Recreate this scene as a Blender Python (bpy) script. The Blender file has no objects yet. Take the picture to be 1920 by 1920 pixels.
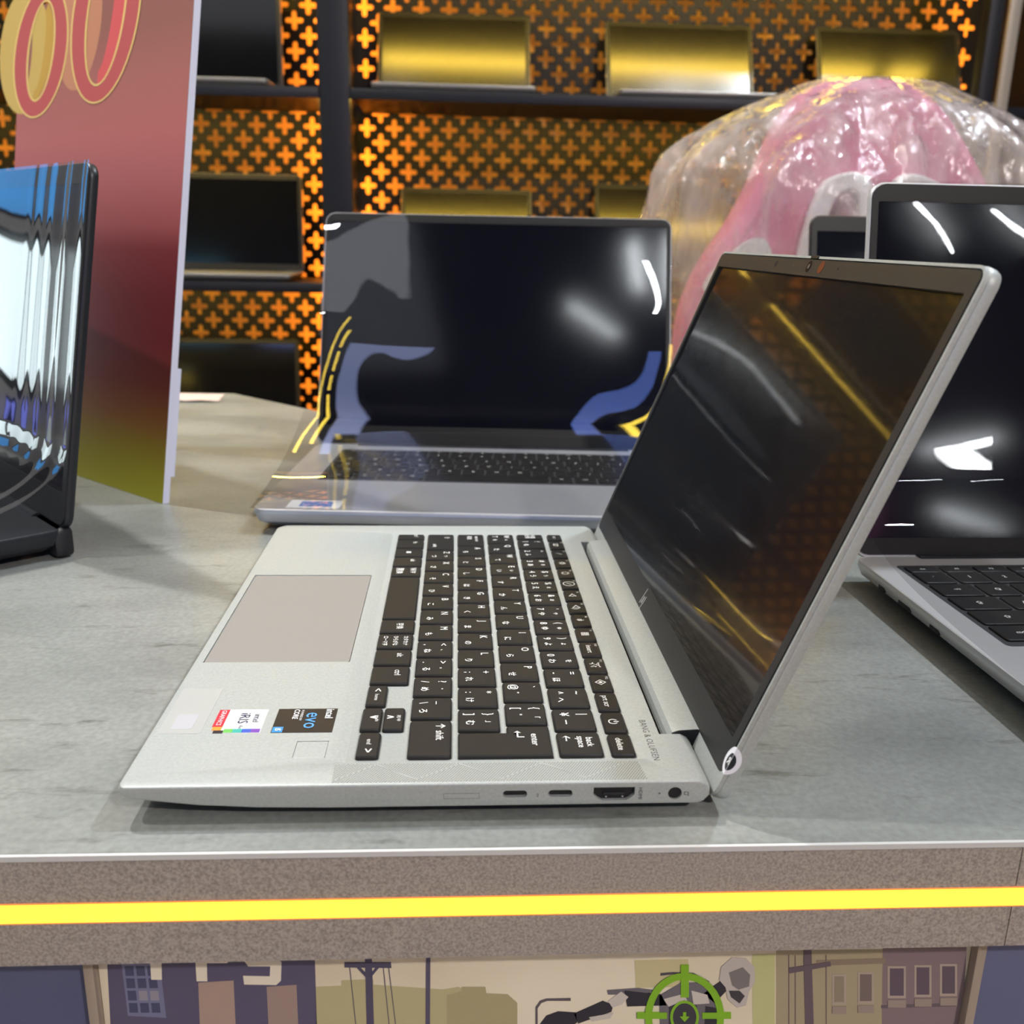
import bpy, bmesh, math, random
import numpy as np
from mathutils import Vector, Matrix
random.seed(7)
S = bpy.context.scene
C = S.collection
pi = math.pi
TZ = -0.0135                      # height of the table surface (world origin = near front corner of the hero laptop's deck)

# ------------------------------------------------------------------ camera
F_PX = 1798.5
CAM = np.array([0.1144, -0.2918, 0.1806])
YAW, PITCH, ROLL = 0.0606, 0.2777, 0.0205
def cam_axes():
    cy, sy, cp, sp, cr, sr = math.cos(YAW), math.sin(YAW), math.cos(PITCH), math.sin(PITCH), math.cos(ROLL), math.sin(ROLL)
    f = np.array([sy*cp, cy*cp, -sp]); r = np.array([cy, -sy, 0.]); u = np.cross(r, f)
    return r*cr + u*sr, -r*sr + u*cr, f
RX, UP, FW = cam_axes()
cd = bpy.data.cameras.new('camera'); cam = bpy.data.objects.new('camera', cd); C.objects.link(cam)
m = Matrix(((RX[0], UP[0], -FW[0], CAM[0]), (RX[1], UP[1], -FW[1], CAM[1]), (RX[2], UP[2], -FW[2], CAM[2]), (0, 0, 0, 1)))
cam.matrix_world = m
cd.sensor_width = 36; cd.sensor_fit = 'HORIZONTAL'; cd.lens = 36*F_PX/1920; cd.clip_start = 0.01
cd.dof.use_dof = True; cd.dof.focus_distance = 0.42; cd.dof.aperture_fstop = 15
S.camera = cam

# ------------------------------------------------------------------ world, lights, exposure
w = bpy.data.worlds.new('world'); S.world = w; w.use_nodes = True
w.node_tree.nodes['Background'].inputs[0].default_value = (0.80, 0.77, 0.77, 1)
w.node_tree.nodes['Background'].inputs[1].default_value = 0.27
S.view_settings.view_transform = 'Standard'; S.view_settings.look = 'None'
S.view_settings.exposure = 0.0; S.view_settings.gamma = 1.0; S.view_settings.use_curve_mapping = False
S.cycles.use_denoising = True; S.cycles.max_bounces = 4; S.cycles.diffuse_bounces = 2; S.cycles.glossy_bounces = 3; S.cycles.transparent_max_bounces = 7
S.cycles.use_adaptive_sampling = True; S.cycles.adaptive_threshold = .05; S.cycles.adaptive_min_samples = 16
S.cycles.caustics_reflective = False; S.cycles.caustics_refractive = False; S.cycles.sample_clamp_indirect = 4.0

def area(name, loc, target, power, sx, sy, col=(1, .97, .92), spread=180, shape='RECTANGLE'):
    d = bpy.data.lights.new(name, 'AREA'); d.energy = power; d.color = col; d.shape = shape; d.size = sx; d.size_y = sy
    d.spread = math.radians(spread)
    o = bpy.data.objects.new(name, d); C.objects.link(o); o.location = loc
    o.rotation_euler = (Vector(target) - Vector(loc)).to_track_quat('-Z', 'Y').to_euler(); return o
def tube(name, a, b, power, wdt=.022, col=(.93, .97, 1.0)):
    a, b = Vector(a), Vector(b); d = bpy.data.lights.new(name, 'AREA'); d.energy = power; d.color = col; d.shape = 'RECTANGLE'
    d.size = (b-a).length; d.size_y = wdt
    o = bpy.data.objects.new(name, d); C.objects.link(o); o.location = (a+b)/2
    x = (b-a).normalized(); z = Vector((0, 0, 1)) if abs(x.z) < .9 and a.z > 1.5 else Vector((0, -1, 0)); y = z.cross(x).normalized(); z = x.cross(y)
    o.matrix_world = Matrix(((x.x, y.x, z.x, o.location.x), (x.y, y.y, z.y, o.location.y), (x.z, y.z, z.z, o.location.z), (0, 0, 0, 1)))
    return o
# recessed ceiling downlights behind-left of the counter (their crisp shadows fall towards the viewer)
area('downlight_key', (-.78, 1.02, 1.93), (.12, .12, 0), 12, .07, .07, (1, .98, .94), 110, 'DISK')
area('downlight_side', (-1.25, .22, 1.93), (.12, .12, 0), 7.2, .07, .07, (1, .98, .94), 110, 'DISK')
area('fill_right', (1.35, .75, 1.93), (.6, .4, 0), 17, .10, .10, (.80, .90, 1.0), 130, 'DISK')  # added cool fill for the right of the table and the chair
area('fill_front', (1.45, -2.1, 1.93), (.15, .0, -.05), 18, .08, .08, (1, .90, .86), 120, 'DISK')  # added fill to brighten the front-facing surfaces
# ceiling LED tubes
for i, (a, b, p) in enumerate((((.20, -1.75, 1.93), (.40, -1.97, 1.93), 1.6), ((.43, -1.40, 1.93), (.47, -1.68, 1.93), 1.6), ((.56, -1.38, 1.93), (.58, -1.72, 1.93), 1.6),
        ((-1.5, -.2, 1.93), (-1.65, 1.2, 1.93), 5), ((.9, .0, 1.93), (1.0, 1.2, 1.93), 6), ((2.7, -3.9, 1.93), (3.3, -4.6, 1.93), 3.5), ((3.15, -3.9, 1.93), (3.8, -4.5, 1.93), 3.5),
        ((-1.6, -.6, 1.93), (-.5, -1.0, 1.93), 5))):
    tube('ceiling_tube', a, b, p)
tube('reflection_tube', (2.14, -2.90, .46), (2.48, -2.90, .52), 1.2, .03)  # added tubes, placed for slanted white lines in the right film
tube('reflection_tube', (2.20, -2.90, .22), (2.50, -2.90, .12), 1.2, .03)

# ------------------------------------------------------------------ pixel -> point on a plane of the place
def ray(u, v): return FW + (u-960)/F_PX*RX - (v-960)/F_PX*UP
def onplane(u, v, P, n):
    d = ray(u, v); P = np.asarray(P, float); n = np.asarray(n, float); return CAM + d*((P-CAM) @ n)/(d @ n)
def ony(u, v, y): return onplane(u, v, (0, y, 0), (0, 1, 0))
def onz(u, v, z): return onplane(u, v, (0, 0, z), (0, 0, 1))

# ------------------------------------------------------------------ materials
def mat(name, col, rough=.5, metal=0., spec=.5, emit=None, estr=0., coat=0., alpha=1.):
    M = bpy.data.materials.new(name); M.use_nodes = True; b = M.node_tree.nodes['Principled BSDF']
    b.inputs['Base Color'].default_value = (*col, 1); b.inputs['Roughness'].default_value = rough; b.inputs['Metallic'].default_value = metal
    b.inputs['Specular IOR Level'].default_value = spec; b.inputs['Coat Weight'].default_value = coat
    if emit: b.inputs['Emission Color'].default_value = (*emit, 1); b.inputs['Emission Strength'].default_value = estr
    return M
def srgb(r, g, b): return tuple(((c/255/12.92) if c/255 <= .04045 else ((c/255+.055)/1.055)**2.4) for c in (r, g, b))
def N(M, t): return M.node_tree.nodes.new(t)
def L(M, a, b): M.node_tree.links.new(a, b)
def bsdf(M): return M.node_tree.nodes['Principled BSDF']
def noise_col(M, c1, c2, scale, detail=6, lo=.35, hi=.65, bump=0., stretch=(1, 1, 1), bscale=None):
    tc = N(M, 'ShaderNodeTexCoord'); mp = N(M, 'ShaderNodeMapping'); mp.inputs['Scale'].default_value = stretch
    L(M, tc.outputs['Object'], mp.inputs['Vector'])
    n = N(M, 'ShaderNodeTexNoise'); n.inputs['Scale'].default_value = scale; n.inputs['Detail'].default_value = detail
    L(M, mp.outputs[0], n.inputs['Vector'])
    r = N(M, 'ShaderNodeValToRGB'); r.color_ramp.elements[0].position = lo; r.color_ramp.elements[1].position = hi
    r.color_ramp.elements[0].color = (*c1, 1); r.color_ramp.elements[1].color = (*c2, 1)
    L(M, n.outputs[0], r.inputs[0]); L(M, r.outputs[0], bsdf(M).inputs['Base Color'])
    if bump:
        n2 = N(M, 'ShaderNodeTexNoise'); n2.inputs['Scale'].default_value = bscale or scale*3; n2.inputs['Detail'].default_value = 4
        L(M, mp.outputs[0], n2.inputs['Vector'])
        bp = N(M, 'ShaderNodeBump'); bp.inputs['Strength'].default_value = bump; bp.inputs['Distance'].default_value = .001
        L(M, n2.outputs[0], bp.inputs['Height']); L(M, bp.outputs[0], bsdf(M).inputs['Normal'])
    return r
m_alu = mat('brushed_silver', (.66, .67, .645), .45, .2)
noise_col(m_alu, (.378, .402, .390), (.438, .462, .449), 900, 2, .3, .7, .06, bscale=2600)
m_pad = mat('trackpad_glass', (.275, .262, .248), .5, .1)
m_pad_groove = mat('pad_groove', (.02, .02, .02), .5)
m_key = mat('key_plastic', (.017, .016, .0155), .47, spec=.28)
m_ink = mat('key_ink', (.78, .78, .76), .6)
m_inkdim = mat('grey_ink', (.09, .08, .08), .6)
m_black = mat('black_void', (.004, .004, .005), .6)
m_bezel = mat('bezel_plastic', (.018, .019, .021), .45)
m_gasket = mat('rubber_gasket', (.008, .008, .008), .5)
m_screen = mat('matte_screen', (.003, .004, .006), .20, spec=.22, coat=.5); bsdf_c = m_screen.node_tree.nodes['Principled BSDF']; bsdf_c.inputs['Coat Roughness'].default_value = .045
m_gscreen = mat('glossy_screen', (.006, .007, .013), .09, spec=.5)
m_dark = mat('dark_casing', (.018, .020, .025), .38, .2)
m_dark2 = mat('black_casing', (.012, .012, .014), .4)
m_mid = mat('grey_silver_casing', (.52, .53, .57), .38, .5)
m_right = mat('warm_silver_casing', (.66, .66, .67), .38, .35)
m_well = mat('key_well', (.05, .05, .055), .5)
m_wh = mat('white_paper', (.82, .82, .84), .55)

m_table = mat('concrete_laminate', (.4, .4, .38), .34, spec=.45)
def build_table_mat():
    M = m_table; r = noise_col(M, srgb(122, 125, 122), srgb(156, 159, 155), 9, 9, .30, .72, .10, (1, 1.6, 1), 240)
    tc = N(M, 'ShaderNodeTexCoord')
    # long dark scratches and pits
    mp = N(M, 'ShaderNodeMapping'); mp.inputs['Scale'].default_value = (14, 60, 1); mp.inputs['Rotation'].default_value = (0, 0, .25); L(M, tc.outputs['Object'], mp.inputs[0])
    n = N(M, 'ShaderNodeTexNoise'); n.inputs['Scale'].default_value = 1.6; n.inputs['Detail'].default_value = 8; n.inputs['Roughness'].default_value = .7; L(M, mp.outputs[0], n.inputs['Vector'])
    rr = N(M, 'ShaderNodeValToRGB'); rr.color_ramp.elements[0].position = .30; rr.color_ramp.elements[0].color = (.55, .54, .51, 1); rr.color_ramp.elements[1].position = .42; rr.color_ramp.elements[1].color = (1, 1, 1, 1)
    L(M, n.outputs[0], rr.inputs[0])
    n3 = N(M, 'ShaderNodeTexNoise'); n3.inputs['Scale'].default_value = 380; n3.inputs['Detail'].default_value = 3; L(M, tc.outputs['Object'], n3.inputs['Vector'])
    r3 = N(M, 'ShaderNodeValToRGB'); r3.color_ramp.elements[0].position = .28; r3.color_ramp.elements[0].color = (.84, .84, .83, 1); r3.color_ramp.elements[1].position = .68; r3.color_ramp.elements[1].color = (1.07, 1.07, 1.06, 1)
    L(M, n3.outputs[0], r3.inputs[0])
    mx = N(M, 'ShaderNodeMixRGB'); mx.blend_type = 'MULTIPLY'; mx.inputs[0].default_value = 1; L(M, r.outputs[0], mx.inputs[1]); L(M, rr.outputs[0], mx.inputs[2])
    mx2 = N(M, 'ShaderNodeMixRGB'); mx2.blend_type = 'MULTIPLY'; mx2.inputs[0].default_value = 1; L(M, mx.outputs[0], mx2.inputs[1]); L(M, r3.outputs[0], mx2.inputs[2])
    L(M, mx2.outputs[0], bsdf(M).inputs['Base Color'])
build_table_mat()
m_fascia = mat('speckled_edge_band', (.3, .28, .26), .6)
noise_col(m_fascia, srgb(130, 122, 115), srgb(174, 165, 155), 1150, 5, .30, .62, .12, bscale=500)
m_lip = mat('pale_edge_lip', (.62, .62, .60), .4)
m_led = mat('yellow_led', (.9, .7, .1), .5, emit=(1, .80, .035), estr=1.35)
m_ledshelf = mat('shelf_led', (.9, .7, .1), .5, emit=(1, .66, .08), estr=56)
m_ledback = mat('amber_led', (.9, .5, .1), .5, emit=(1, .36, .045), estr=24)
m_navy = mat('navy_powder_coat', (.005, .0055, .010), .45)
m_lattice = mat('black_lattice', (.008, .006, .004), .45, spec=.35)
m_backboard = mat('amber_backboard', (.85, .50, .16), .7, emit=(1, .33, .04), estr=.10)
m_pink = mat('pink_fabric', (.74, .30, .42), .7); noise_col(m_pink, (.66, .17, .30), (.76, .25, .39), 14, 4)
m_whitefab = mat('white_leather', (.80, .80, .82), .5)
m_tube = mat('white_tube', (.9, .9, .9), .5)

def schlick(M, k, nrm=None, base=.04):
    ge = N(M, 'ShaderNodeNewGeometry'); dt = N(M, 'ShaderNodeVectorMath'); dt.operation = 'DOT_PRODUCT'; L(M, nrm or ge.outputs['Normal'], dt.inputs[0]); L(M, ge.outputs['Incoming'], dt.inputs[1])
    ab = N(M, 'ShaderNodeMath'); ab.operation = 'ABSOLUTE'; L(M, dt.outputs['Value'], ab.inputs[0])
    on = N(M, 'ShaderNodeMath'); on.operation = 'SUBTRACT'; on.inputs[0].default_value = 1; on.use_clamp = True; L(M, ab.outputs[0], on.inputs[1])
    pw = N(M, 'ShaderNodeMath'); pw.operation = 'POWER'; pw.inputs[1].default_value = 5; L(M, on.outputs[0], pw.inputs[0])
    ma = N(M, 'ShaderNodeMath'); ma.operation = 'MULTIPLY_ADD'; ma.inputs[1].default_value = (1-base)*k*.75; ma.inputs[2].default_value = base*k; ma.use_clamp = True; L(M, pw.outputs[0], ma.inputs[0])
    return ma.outputs[0]
def film_mat(name, k=1.9, rough=.015, tint=.96, wr=0., wscale=30):
    M = bpy.data.materials.new(name); M.use_nodes = True; nt = M.node_tree; nt.nodes.remove(bsdf(M)); out = nt.nodes['Material Output']
    t = N(M, 'ShaderNodeBsdfTransparent'); t.inputs[0].default_value = (tint, tint, tint, 1)
    g = N(M, 'ShaderNodeBsdfGlossy'); g.inputs['Roughness'].default_value = rough
    mx = N(M, 'ShaderNodeMixShader'); L(M, schlick(M, k), mx.inputs[0]); L(M, t.outputs[0], mx.inputs[1]); L(M, g.outputs[0], mx.inputs[2])
    if wr:
        tc = N(M, 'ShaderNodeTexCoord'); n = N(M, 'ShaderNodeTexNoise'); n.inputs['Scale'].default_value = wscale; n.inputs['Detail'].default_value = 2
        L(M, tc.outputs['Object'], n.inputs['Vector']); b = N(M, 'ShaderNodeBump'); b.inputs['Strength'].default_value = wr; b.inputs['Distance'].default_value = .004
        L(M, n.outputs[0], b.inputs['Height']); L(M, b.outputs[0], g.inputs['Normal'])
    L(M, mx.outputs[0], out.inputs[0]); return M
m_film = film_mat('clear_film', 2.6, .012, .95, .03, 14)
def bag_mat():
    M = bpy.data.materials.new('cloudy_bag'); M.use_nodes = True; nt = M.node_tree; nt.nodes.remove(bsdf(M)); out = nt.nodes['Material Output']
    t = N(M, 'ShaderNodeBsdfTransparent'); t.inputs[0].default_value = (.97, .95, .93, 1)
    d = N(M, 'ShaderNodeBsdfDiffuse'); d.inputs[0].default_value = (.86, .83, .80, 1)
    tr = N(M, 'ShaderNodeBsdfTranslucent'); tr.inputs[0].default_value = (.86, .83, .80, 1)
    a = N(M, 'ShaderNodeAddShader'); mx0 = N(M, 'ShaderNodeMixShader'); mx0.inputs[0].default_value = .5; L(M, d.outputs[0], mx0.inputs[1]); L(M, tr.outputs[0], mx0.inputs[2])
    g = N(M, 'ShaderNodeBsdfGlossy'); g.inputs['Roughness'].default_value = .12
    tc = N(M, 'ShaderNodeTexCoord'); n = N(M, 'ShaderNodeTexNoise'); n.inputs['Scale'].default_value = 26; n.inputs['Detail'].default_value = 5
    mp = N(M, 'ShaderNodeMapping'); mp.inputs['Scale'].default_value = (1, 1, .35); L(M, tc.outputs['Object'], mp.inputs[0]); L(M, mp.outputs[0], n.inputs['Vector'])
    b = N(M, 'ShaderNodeBump'); b.inputs['Strength'].default_value = .8; b.inputs['Distance'].default_value = .02; L(M, n.outputs[0], b.inputs['Height'])
    L(M, b.outputs[0], g.inputs['Normal']); L(M, b.outputs[0], d.inputs['Normal'])
    m1 = N(M, 'ShaderNodeMixShader'); m1.inputs[0].default_value = .26
    r = N(M, 'ShaderNodeValToRGB'); r.color_ramp.elements[0].position = .35; r.color_ramp.elements[0].color = (.16, .16, .16, 1); r.color_ramp.elements[1].position = .7; r.color_ramp.elements[1].color = (.55, .55, .55, 1)
    L(M, n.outputs[0], r.inputs[0]); L(M, r.outputs[0], m1.inputs[0])
    L(M, t.outputs[0], m1.inputs[1]); L(M, mx0.outputs[0], m1.inputs[2])
    m2 = N(M, 'ShaderNodeMixShader'); L(M, schlick(M, 1.6, b.outputs[0]), m2.inputs[0]); L(M, m1.outputs[0], m2.inputs[1]); L(M, g.outputs[0], m2.inputs[2])
    L(M, m2.outputs[0], out.inputs[0]); return M
m_bag = bag_mat()

# ------------------------------------------------------------------ object helpers
def link(name, me, m_, parent=None, loc=None):
    o = bpy.data.objects.new(name, me); C.objects.link(o)
    if m_ is not None and not me.materials: me.materials.append(m_)
    if parent is not None: o.parent = parent
    if loc is not None: o.location = loc
    return o
def meshof(name, v, f, smooth=None):
    me = bpy.data.meshes.new(name); me.from_pydata([tuple(map(float, q)) for q in v], [], f); me.update()
    if smooth is not None: sm(me, smooth)
    return me
def sm(me, ang=35):
    me.polygons.foreach_set('use_smooth', [True]*len(me.polygons)); me.set_sharp_from_angle(angle=math.radians(ang))
def fixn(me):
    b = bmesh.new(); b.from_mesh(me); bmesh.ops.recalc_face_normals(b, faces=b.faces); b.to_mesh(me); b.free(); return me
def thing(name, label, cat, loc=(0, 0, 0), rz=0, group=None):
    o = bpy.data.objects.new(name, None); C.objects.link(o); o.location = loc; o.rotation_euler = (0, 0, rz); o.empty_display_size = .05
    return tag(o, label, cat, group)
def tag(o, label, cat, group=None, kind=None):
    o['label'] = label; o['category'] = cat
    if group: o['group'] = group
    if kind: o['kind'] = kind
    return o
def struct(o): o['kind'] = 'structure'; return o
def boxm(x0, x1, y0, y1, z0, z1, bev=0., seg=2):
    b = bmesh.new(); bmesh.ops.create_cube(b, size=1)
    for q in b.verts: q.co = Vector((x0+(q.co.x+.5)*(x1-x0), y0+(q.co.y+.5)*(y1-y0), z0+(q.co.z+.5)*(z1-z0)))
    if bev: bmesh.ops.bevel(b, geom=list(b.edges), offset=bev, segments=seg, affect='EDGES', profile=.5)
    me = bpy.data.meshes.new('box'); b.to_mesh(me); b.free()
    if bev: sm(me, 40)
    return me
def rrect(x0, x1, y0, y1, r, n=4):
    r = min(r, (x1-x0)/2-1e-6, (y1-y0)/2-1e-6); P = []
    for cx, cy, a0 in ((x1-r, y1-r, 0), (x0+r, y1-r, 90), (x0+r, y0+r, 180), (x1-r, y0+r, 270)):
        for k in range(n+1):
            a = math.radians(a0+90*k/n); P.append((cx+r*math.cos(a), cy+r*math.sin(a)))
    return P
def loft(rings, caps=True, smooth=40):
    n = len(rings[0]); v = [q for R_ in rings for q in R_]; f = []
    for i in range(len(rings)-1):
        for k in range(n): f.append((i*n+k, i*n+(k+1) % n, (i+1)*n+(k+1) % n, (i+1)*n+k))
    if caps: f.append(tuple(range(n))[::-1]); f.append(tuple(range((len(rings)-1)*n, len(rings)*n)))
    me = fixn(meshof('loft', v, f, smooth))
    if caps and n > 4:
        at = me.attributes.get('sharp_edge') or me.attributes.new('sharp_edge', 'BOOLEAN', 'EDGE')
        lk = {tuple(sorted(e.vertices)): e.index for e in me.edges}
        for p_ in me.polygons:
            if len(p_.vertices) == n:
                for q in p_.edge_keys: at.data[lk[tuple(sorted(q))]].value = True
    return me
def rslab(x0, x1, y0, y1, r, levels, n=4, smooth=40):
    return loft([[(x, y, z) for x, y in rrect(x0+i, x1-i, y0+i, y1-i, max(r-i, .0002), n)] for z, i in levels], True, smooth)
def prism(poly, z0, z1):                     # polygon in XY extruded in z
    return loft([[(x, y, z0) for x, y in poly], [(x, y, z1) for x, y in poly]], True, 30)
def xform(me, M4): me.transform(M4); me.update(); return me
def basis(o, x, y, z): return Matrix(((x[0], y[0], z[0], o[0]), (x[1], y[1], z[1], o[1]), (x[2], y[2], z[2], o[2]), (0, 0, 0, 1)))
def tubem(pts, r, n=8):
    pts = [Vector(q) for q in pts]; rings = []
    for i, q in enumerate(pts):
        d = (pts[min(i+1, len(pts)-1)] - pts[max(i-1, 0)]).normalized(); a = Vector((0, 0, 1)) if abs(d.z) < .9 else Vector((1, 0, 0))
        u = d.cross(a).normalized(); v = d.cross(u)
        rings.append([tuple(q + (u*math.cos(2*pi*k/n) + v*math.sin(2*pi*k/n))*r) for k in range(n)])
    return loft(rings)
def cyl(c, axis, r, h, n=20, r2=None):
    z = Vector(axis).normalized(); a = Vector((0, 0, 1)) if abs(z.z) < .9 else Vector((1, 0, 0)); u = z.cross(a).normalized(); v = z.cross(u); c = Vector(c); r2 = r if r2 is None else r2
    return loft([[tuple(c + z*t + (u*math.cos(2*pi*k/n)+v*math.sin(2*pi*k/n))*q) for k in range(n)] for t, q in ((0, r), (h, r2))])
def holed(name, outer, holes, thick, bev=0.):   # plate with real cut-outs in the XY plane, centred on z = 0
    cu = bpy.data.curves.new(name, 'CURVE'); cu.dimensions = '2D'; cu.fill_mode = 'BOTH'; cu.extrude = thick/2; cu.bevel_depth = bev; cu.bevel_resolution = 1
    for P in [outer]+holes:
        s = cu.splines.new('POLY'); s.points.add(len(P)-1); s.use_cyclic_u = True
        for q, (x, y) in zip(s.points, P): q.co = (x, y, 0, 1)
    o = bpy.data.objects.new(name, cu); C.objects.link(o); bpy.context.view_layer.update()
    me = bpy.data.meshes.new_from_object(o.evaluated_get(bpy.context.evaluated_depsgraph_get()))
    bpy.data.objects.remove(o); bpy.data.curves.remove(cu); return me
_tc = {}
def textm(body, size, align='CENTER', valign='CENTER', bold=0., space=1.):
    k = (body, size, align, valign, bold, space)
    if k in _tc: return _tc[k]
    cu = bpy.data.curves.new('text', 'FONT'); cu.body = body; cu.size = size; cu.align_x = align; cu.align_y = valign; cu.offset = bold; cu.resolution_u = 2; cu.space_character = space; cu.space_line = .9
    o = bpy.data.objects.new('text', cu); C.objects.link(o); bpy.context.view_layer.update()
    me = bpy.data.meshes.new_from_object(o.evaluated_get(bpy.context.evaluated_depsgraph_get()))
    bpy.data.objects.remove(o); bpy.data.curves.remove(cu); _tc[k] = me; return me
def joinm(items):                              # [(mesh, Matrix)] -> one mesh
    b = bmesh.new()
    for me, M4 in items:
        t = me.copy(); t.transform(M4); b.from_mesh(t); bpy.data.meshes.remove(t)
    me = bpy.data.meshes.new('joined'); b.to_mesh(me); b.free(); return me
def boolean(me, cutters):
    a = bpy.data.objects.new('a', me); C.objects.link(a); obs = []
    for c in cutters:
        fixn(c); o = bpy.data.objects.new('c', c); C.objects.link(o); obs.append(o)
        md = a.modifiers.new('b', 'BOOLEAN'); md.operation = 'DIFFERENCE'; md.object = o; md.solver = 'EXACT'
    bpy.context.view_layer.update()
    r = bpy.data.meshes.new_from_object(a.evaluated_get(bpy.context.evaluated_depsgraph_get()))
    for o in [a]+obs: bpy.data.objects.remove(o)
    sm(r, 30); return r
I4 = Matrix.Identity(4)
T4 = lambda x, y, z: Matrix.Translation((x, y, z))
RZ = lambda a: Matrix.Rotation(a, 4, 'Z')
MM = .001

# ================================================================== structure of the shop
FLOOR = TZ-.86
m_floor = mat('floor_tile', (.33, .27, .245), .35); m_ceil = mat('dark_ceiling', (.035, .033, .04), .7); m_wall = mat('back_wall_paint', (.03, .028, .028), .6)
struct(link('floor', boxm(-5, 6, -5, 4.5, FLOOR-.1, FLOOR), m_floor))
struct(link('ceiling', boxm(-5, 6, -5.5, 4.5, 1.96, 2.06), m_ceil))
struct(link('wall_back', boxm(-1.3, 6, 2.30, 2.40, FLOOR, 1.96), m_wall))
struct(link('wall_opposite', boxm(-5, 6, -5.1, -5.0, FLOOR, 1.96), mat('opposite_wall', (.10, .09, .11), .6)))

# ================================================================== hero laptop (local frame: x front->hinge, y right side->left side, z up; z = 0 is the deck)
LW, LD = .3076, .2035
HX, HZ, LA, LLEN = .2054, -.0089, .375, .1981
OFF = T4(-.1, -.15, -TZ)
hero = thing('laptop', 'open silver laptop with black keys and palm-rest stickers, nearest the table edge', 'laptop', (.1, .15, TZ))
def hp(name, me, m_, parent=None):
    me = me.copy() if me.users else me
    me.transform(OFF); return link(name, me, m_, parent or hero)
def hero_body():
    prof = [(0, -.0014), (.0006, -.0003), (.0016, 0), (.1905, 0), (.2000, 0), (.2025, -.0012), (.2040, -.0032), (.2040, -.0058), (.2022, -.0080), (.2002, -.0089), (.070, -.0089),
            (.045, -.0084), (.025, -.0072), (.010, -.0054), (.0022, -.0043), (.0004, -.0032)]
    st = []; r, rp = .0007, .0075
    for d in (0, .0001, .00025, .00045, .0007, .0011, .0018, .003, .0045, .006, .0075): st.append(d)
    ys = [(d, d) for d in st] + [(LW-d, d) for d in reversed(st)]; rings = []
    cz = -.0040
    for y, d in ys:
        e = r - math.sqrt(max(0, r*r-(r-min(d, r))**2)); rpp = rp if y > .15 else .0040
        i = rpp - math.sqrt(max(0, rpp*rpp-(rpp-min(d, rpp))**2))
        ring = []
        for x, z in prof:
            zz = z-e if z > cz else z+e
            xx = i*.999 + x*(1-(i*1.25)/LD)
            ring.append((xx, y, zz))
        rings.append(ring)
    return loft(rings, True, 30)
def ybox(x0, x1, z0, z1, r, y0, y1):           # rounded hole running into the side (along y)
    P = rrect(x0, x1, z0, z1, r, 4); return loft([[(x, y0, z) for x, z in P], [(x, y1, z) for x, z in P]])
HD = [(.1625, -.0021), (.1770, -.0021), (.1770, -.0050), (.1752, -.0066), (.1740, -.0073), (.1655, -.0073), (.1643, -.0066), (.1625, -.0050)]
cut = [rslab(.0725, .1835, .0145, .2905, .0015, [(-.0013, .0024), (0, .0002), (.002, -.003)]),
       boxm(.0043, .0680, .0995, .2125, -.0008, .002), boxm(.0560, .0677, .0185, .0303, -.0004, .002),
       boxm(.1920, .212, .0330, .2735, -.0080, .002),
       ybox(.1309, .1394, -.0056, -.0029, .00134, -.002, .006), ybox(.1467, .1552, -.0056, -.0029, .00134, -.002, .006),
       loft([[(x, -.002, z) for x, z in HD], [(x, .006, z) for x, z in HD]]),
       cyl((.1912, -.002, -.0048), (0, 1, 0), .00245, .008, 24), cyl((.1857, -.002, -.0048), (0, 1, 0), .0004, .004, 10)]
body_me = boolean(hero_body(), cut)
hp('base_shell', body_me, m_alu)
# dark pieces inside the openings
o = hp('hinge_well_shade', boxm(.1922, .2034, .0332, .2733, -.0079, -.0072), m_black)  # black sheet painting the shade in the hinge slot
for nm, me in (('usb_port', ybox(.1313, .1390, -.0052, -.0033, .0009, .0012, .0055)), ('usb_port', ybox(.1471, .1548, -.0052, -.0033, .0009, .0012, .0055)),
               ('hdmi_port', loft([[(x*.96+.1698*.04, .0012, z*.9-.0047*.1) for x, z in HD], [(x*.96+.1698*.04, .0055, z*.9-.0047*.1) for x, z in HD]])),
               ('power_socket', cyl((.1912, .0008, -.0048), (0, 1, 0), .0023, .0045, 24))):
    pp = hp(nm, me, m_black)
    if nm == 'hdmi_port':
        hp('contact_tongue', boxm(.1660, .1735, .0004, .0030, -.0055, -.0044, .0002), m_dark, pp)
        for xx in (.1667, .1725): hp('contact', boxm(xx, xx+.0006, .0002, .0005, -.0061, -.0057), m_mid, pp)
hp('indicator_lens', cyl((.1857, .0006, -.0048), (0, 1, 0), .00038, .002, 10), m_black)
# card tray outline + pin marks on the side
def frame_xz(x0, x1, z0, z1, t, y0, y1):
    v = []; 
    items = [(boxm(x0, x1, y0, y1, z0, z0+t), I4), (boxm(x0, x1, y0, y1, z1-t, z1), I4), (boxm(x0, x0+t, y0, y1, z0, z1), I4), (boxm(x1-t, x1, y0, y1, z0, z1), I4)]
    return joinm(items)
hp('card_tray_outline', frame_xz(.1105, .1228, -.0058, -.0037, .00012, -.00003, .0002), m_inkdim)
SIDE = lambda x, z: basis((x, -.00006, z), (1, 0, 0), (0, 0, 1), (0, -1, 0))
SIDE90 = lambda x, z: basis((x, -.00006, z), (0, 0, -1), (1, 0, 0), (0, -1, 0))
hp('port_marking', joinm([(textm('HDMI', .0019, bold=.00003), SIDE90(.1789, -.0046))]), m_inkdim)
hp('bolt_symbol', joinm([(textm('↯', .0030), SIDE(.1430, -.0045))]), m_inkdim)
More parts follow.
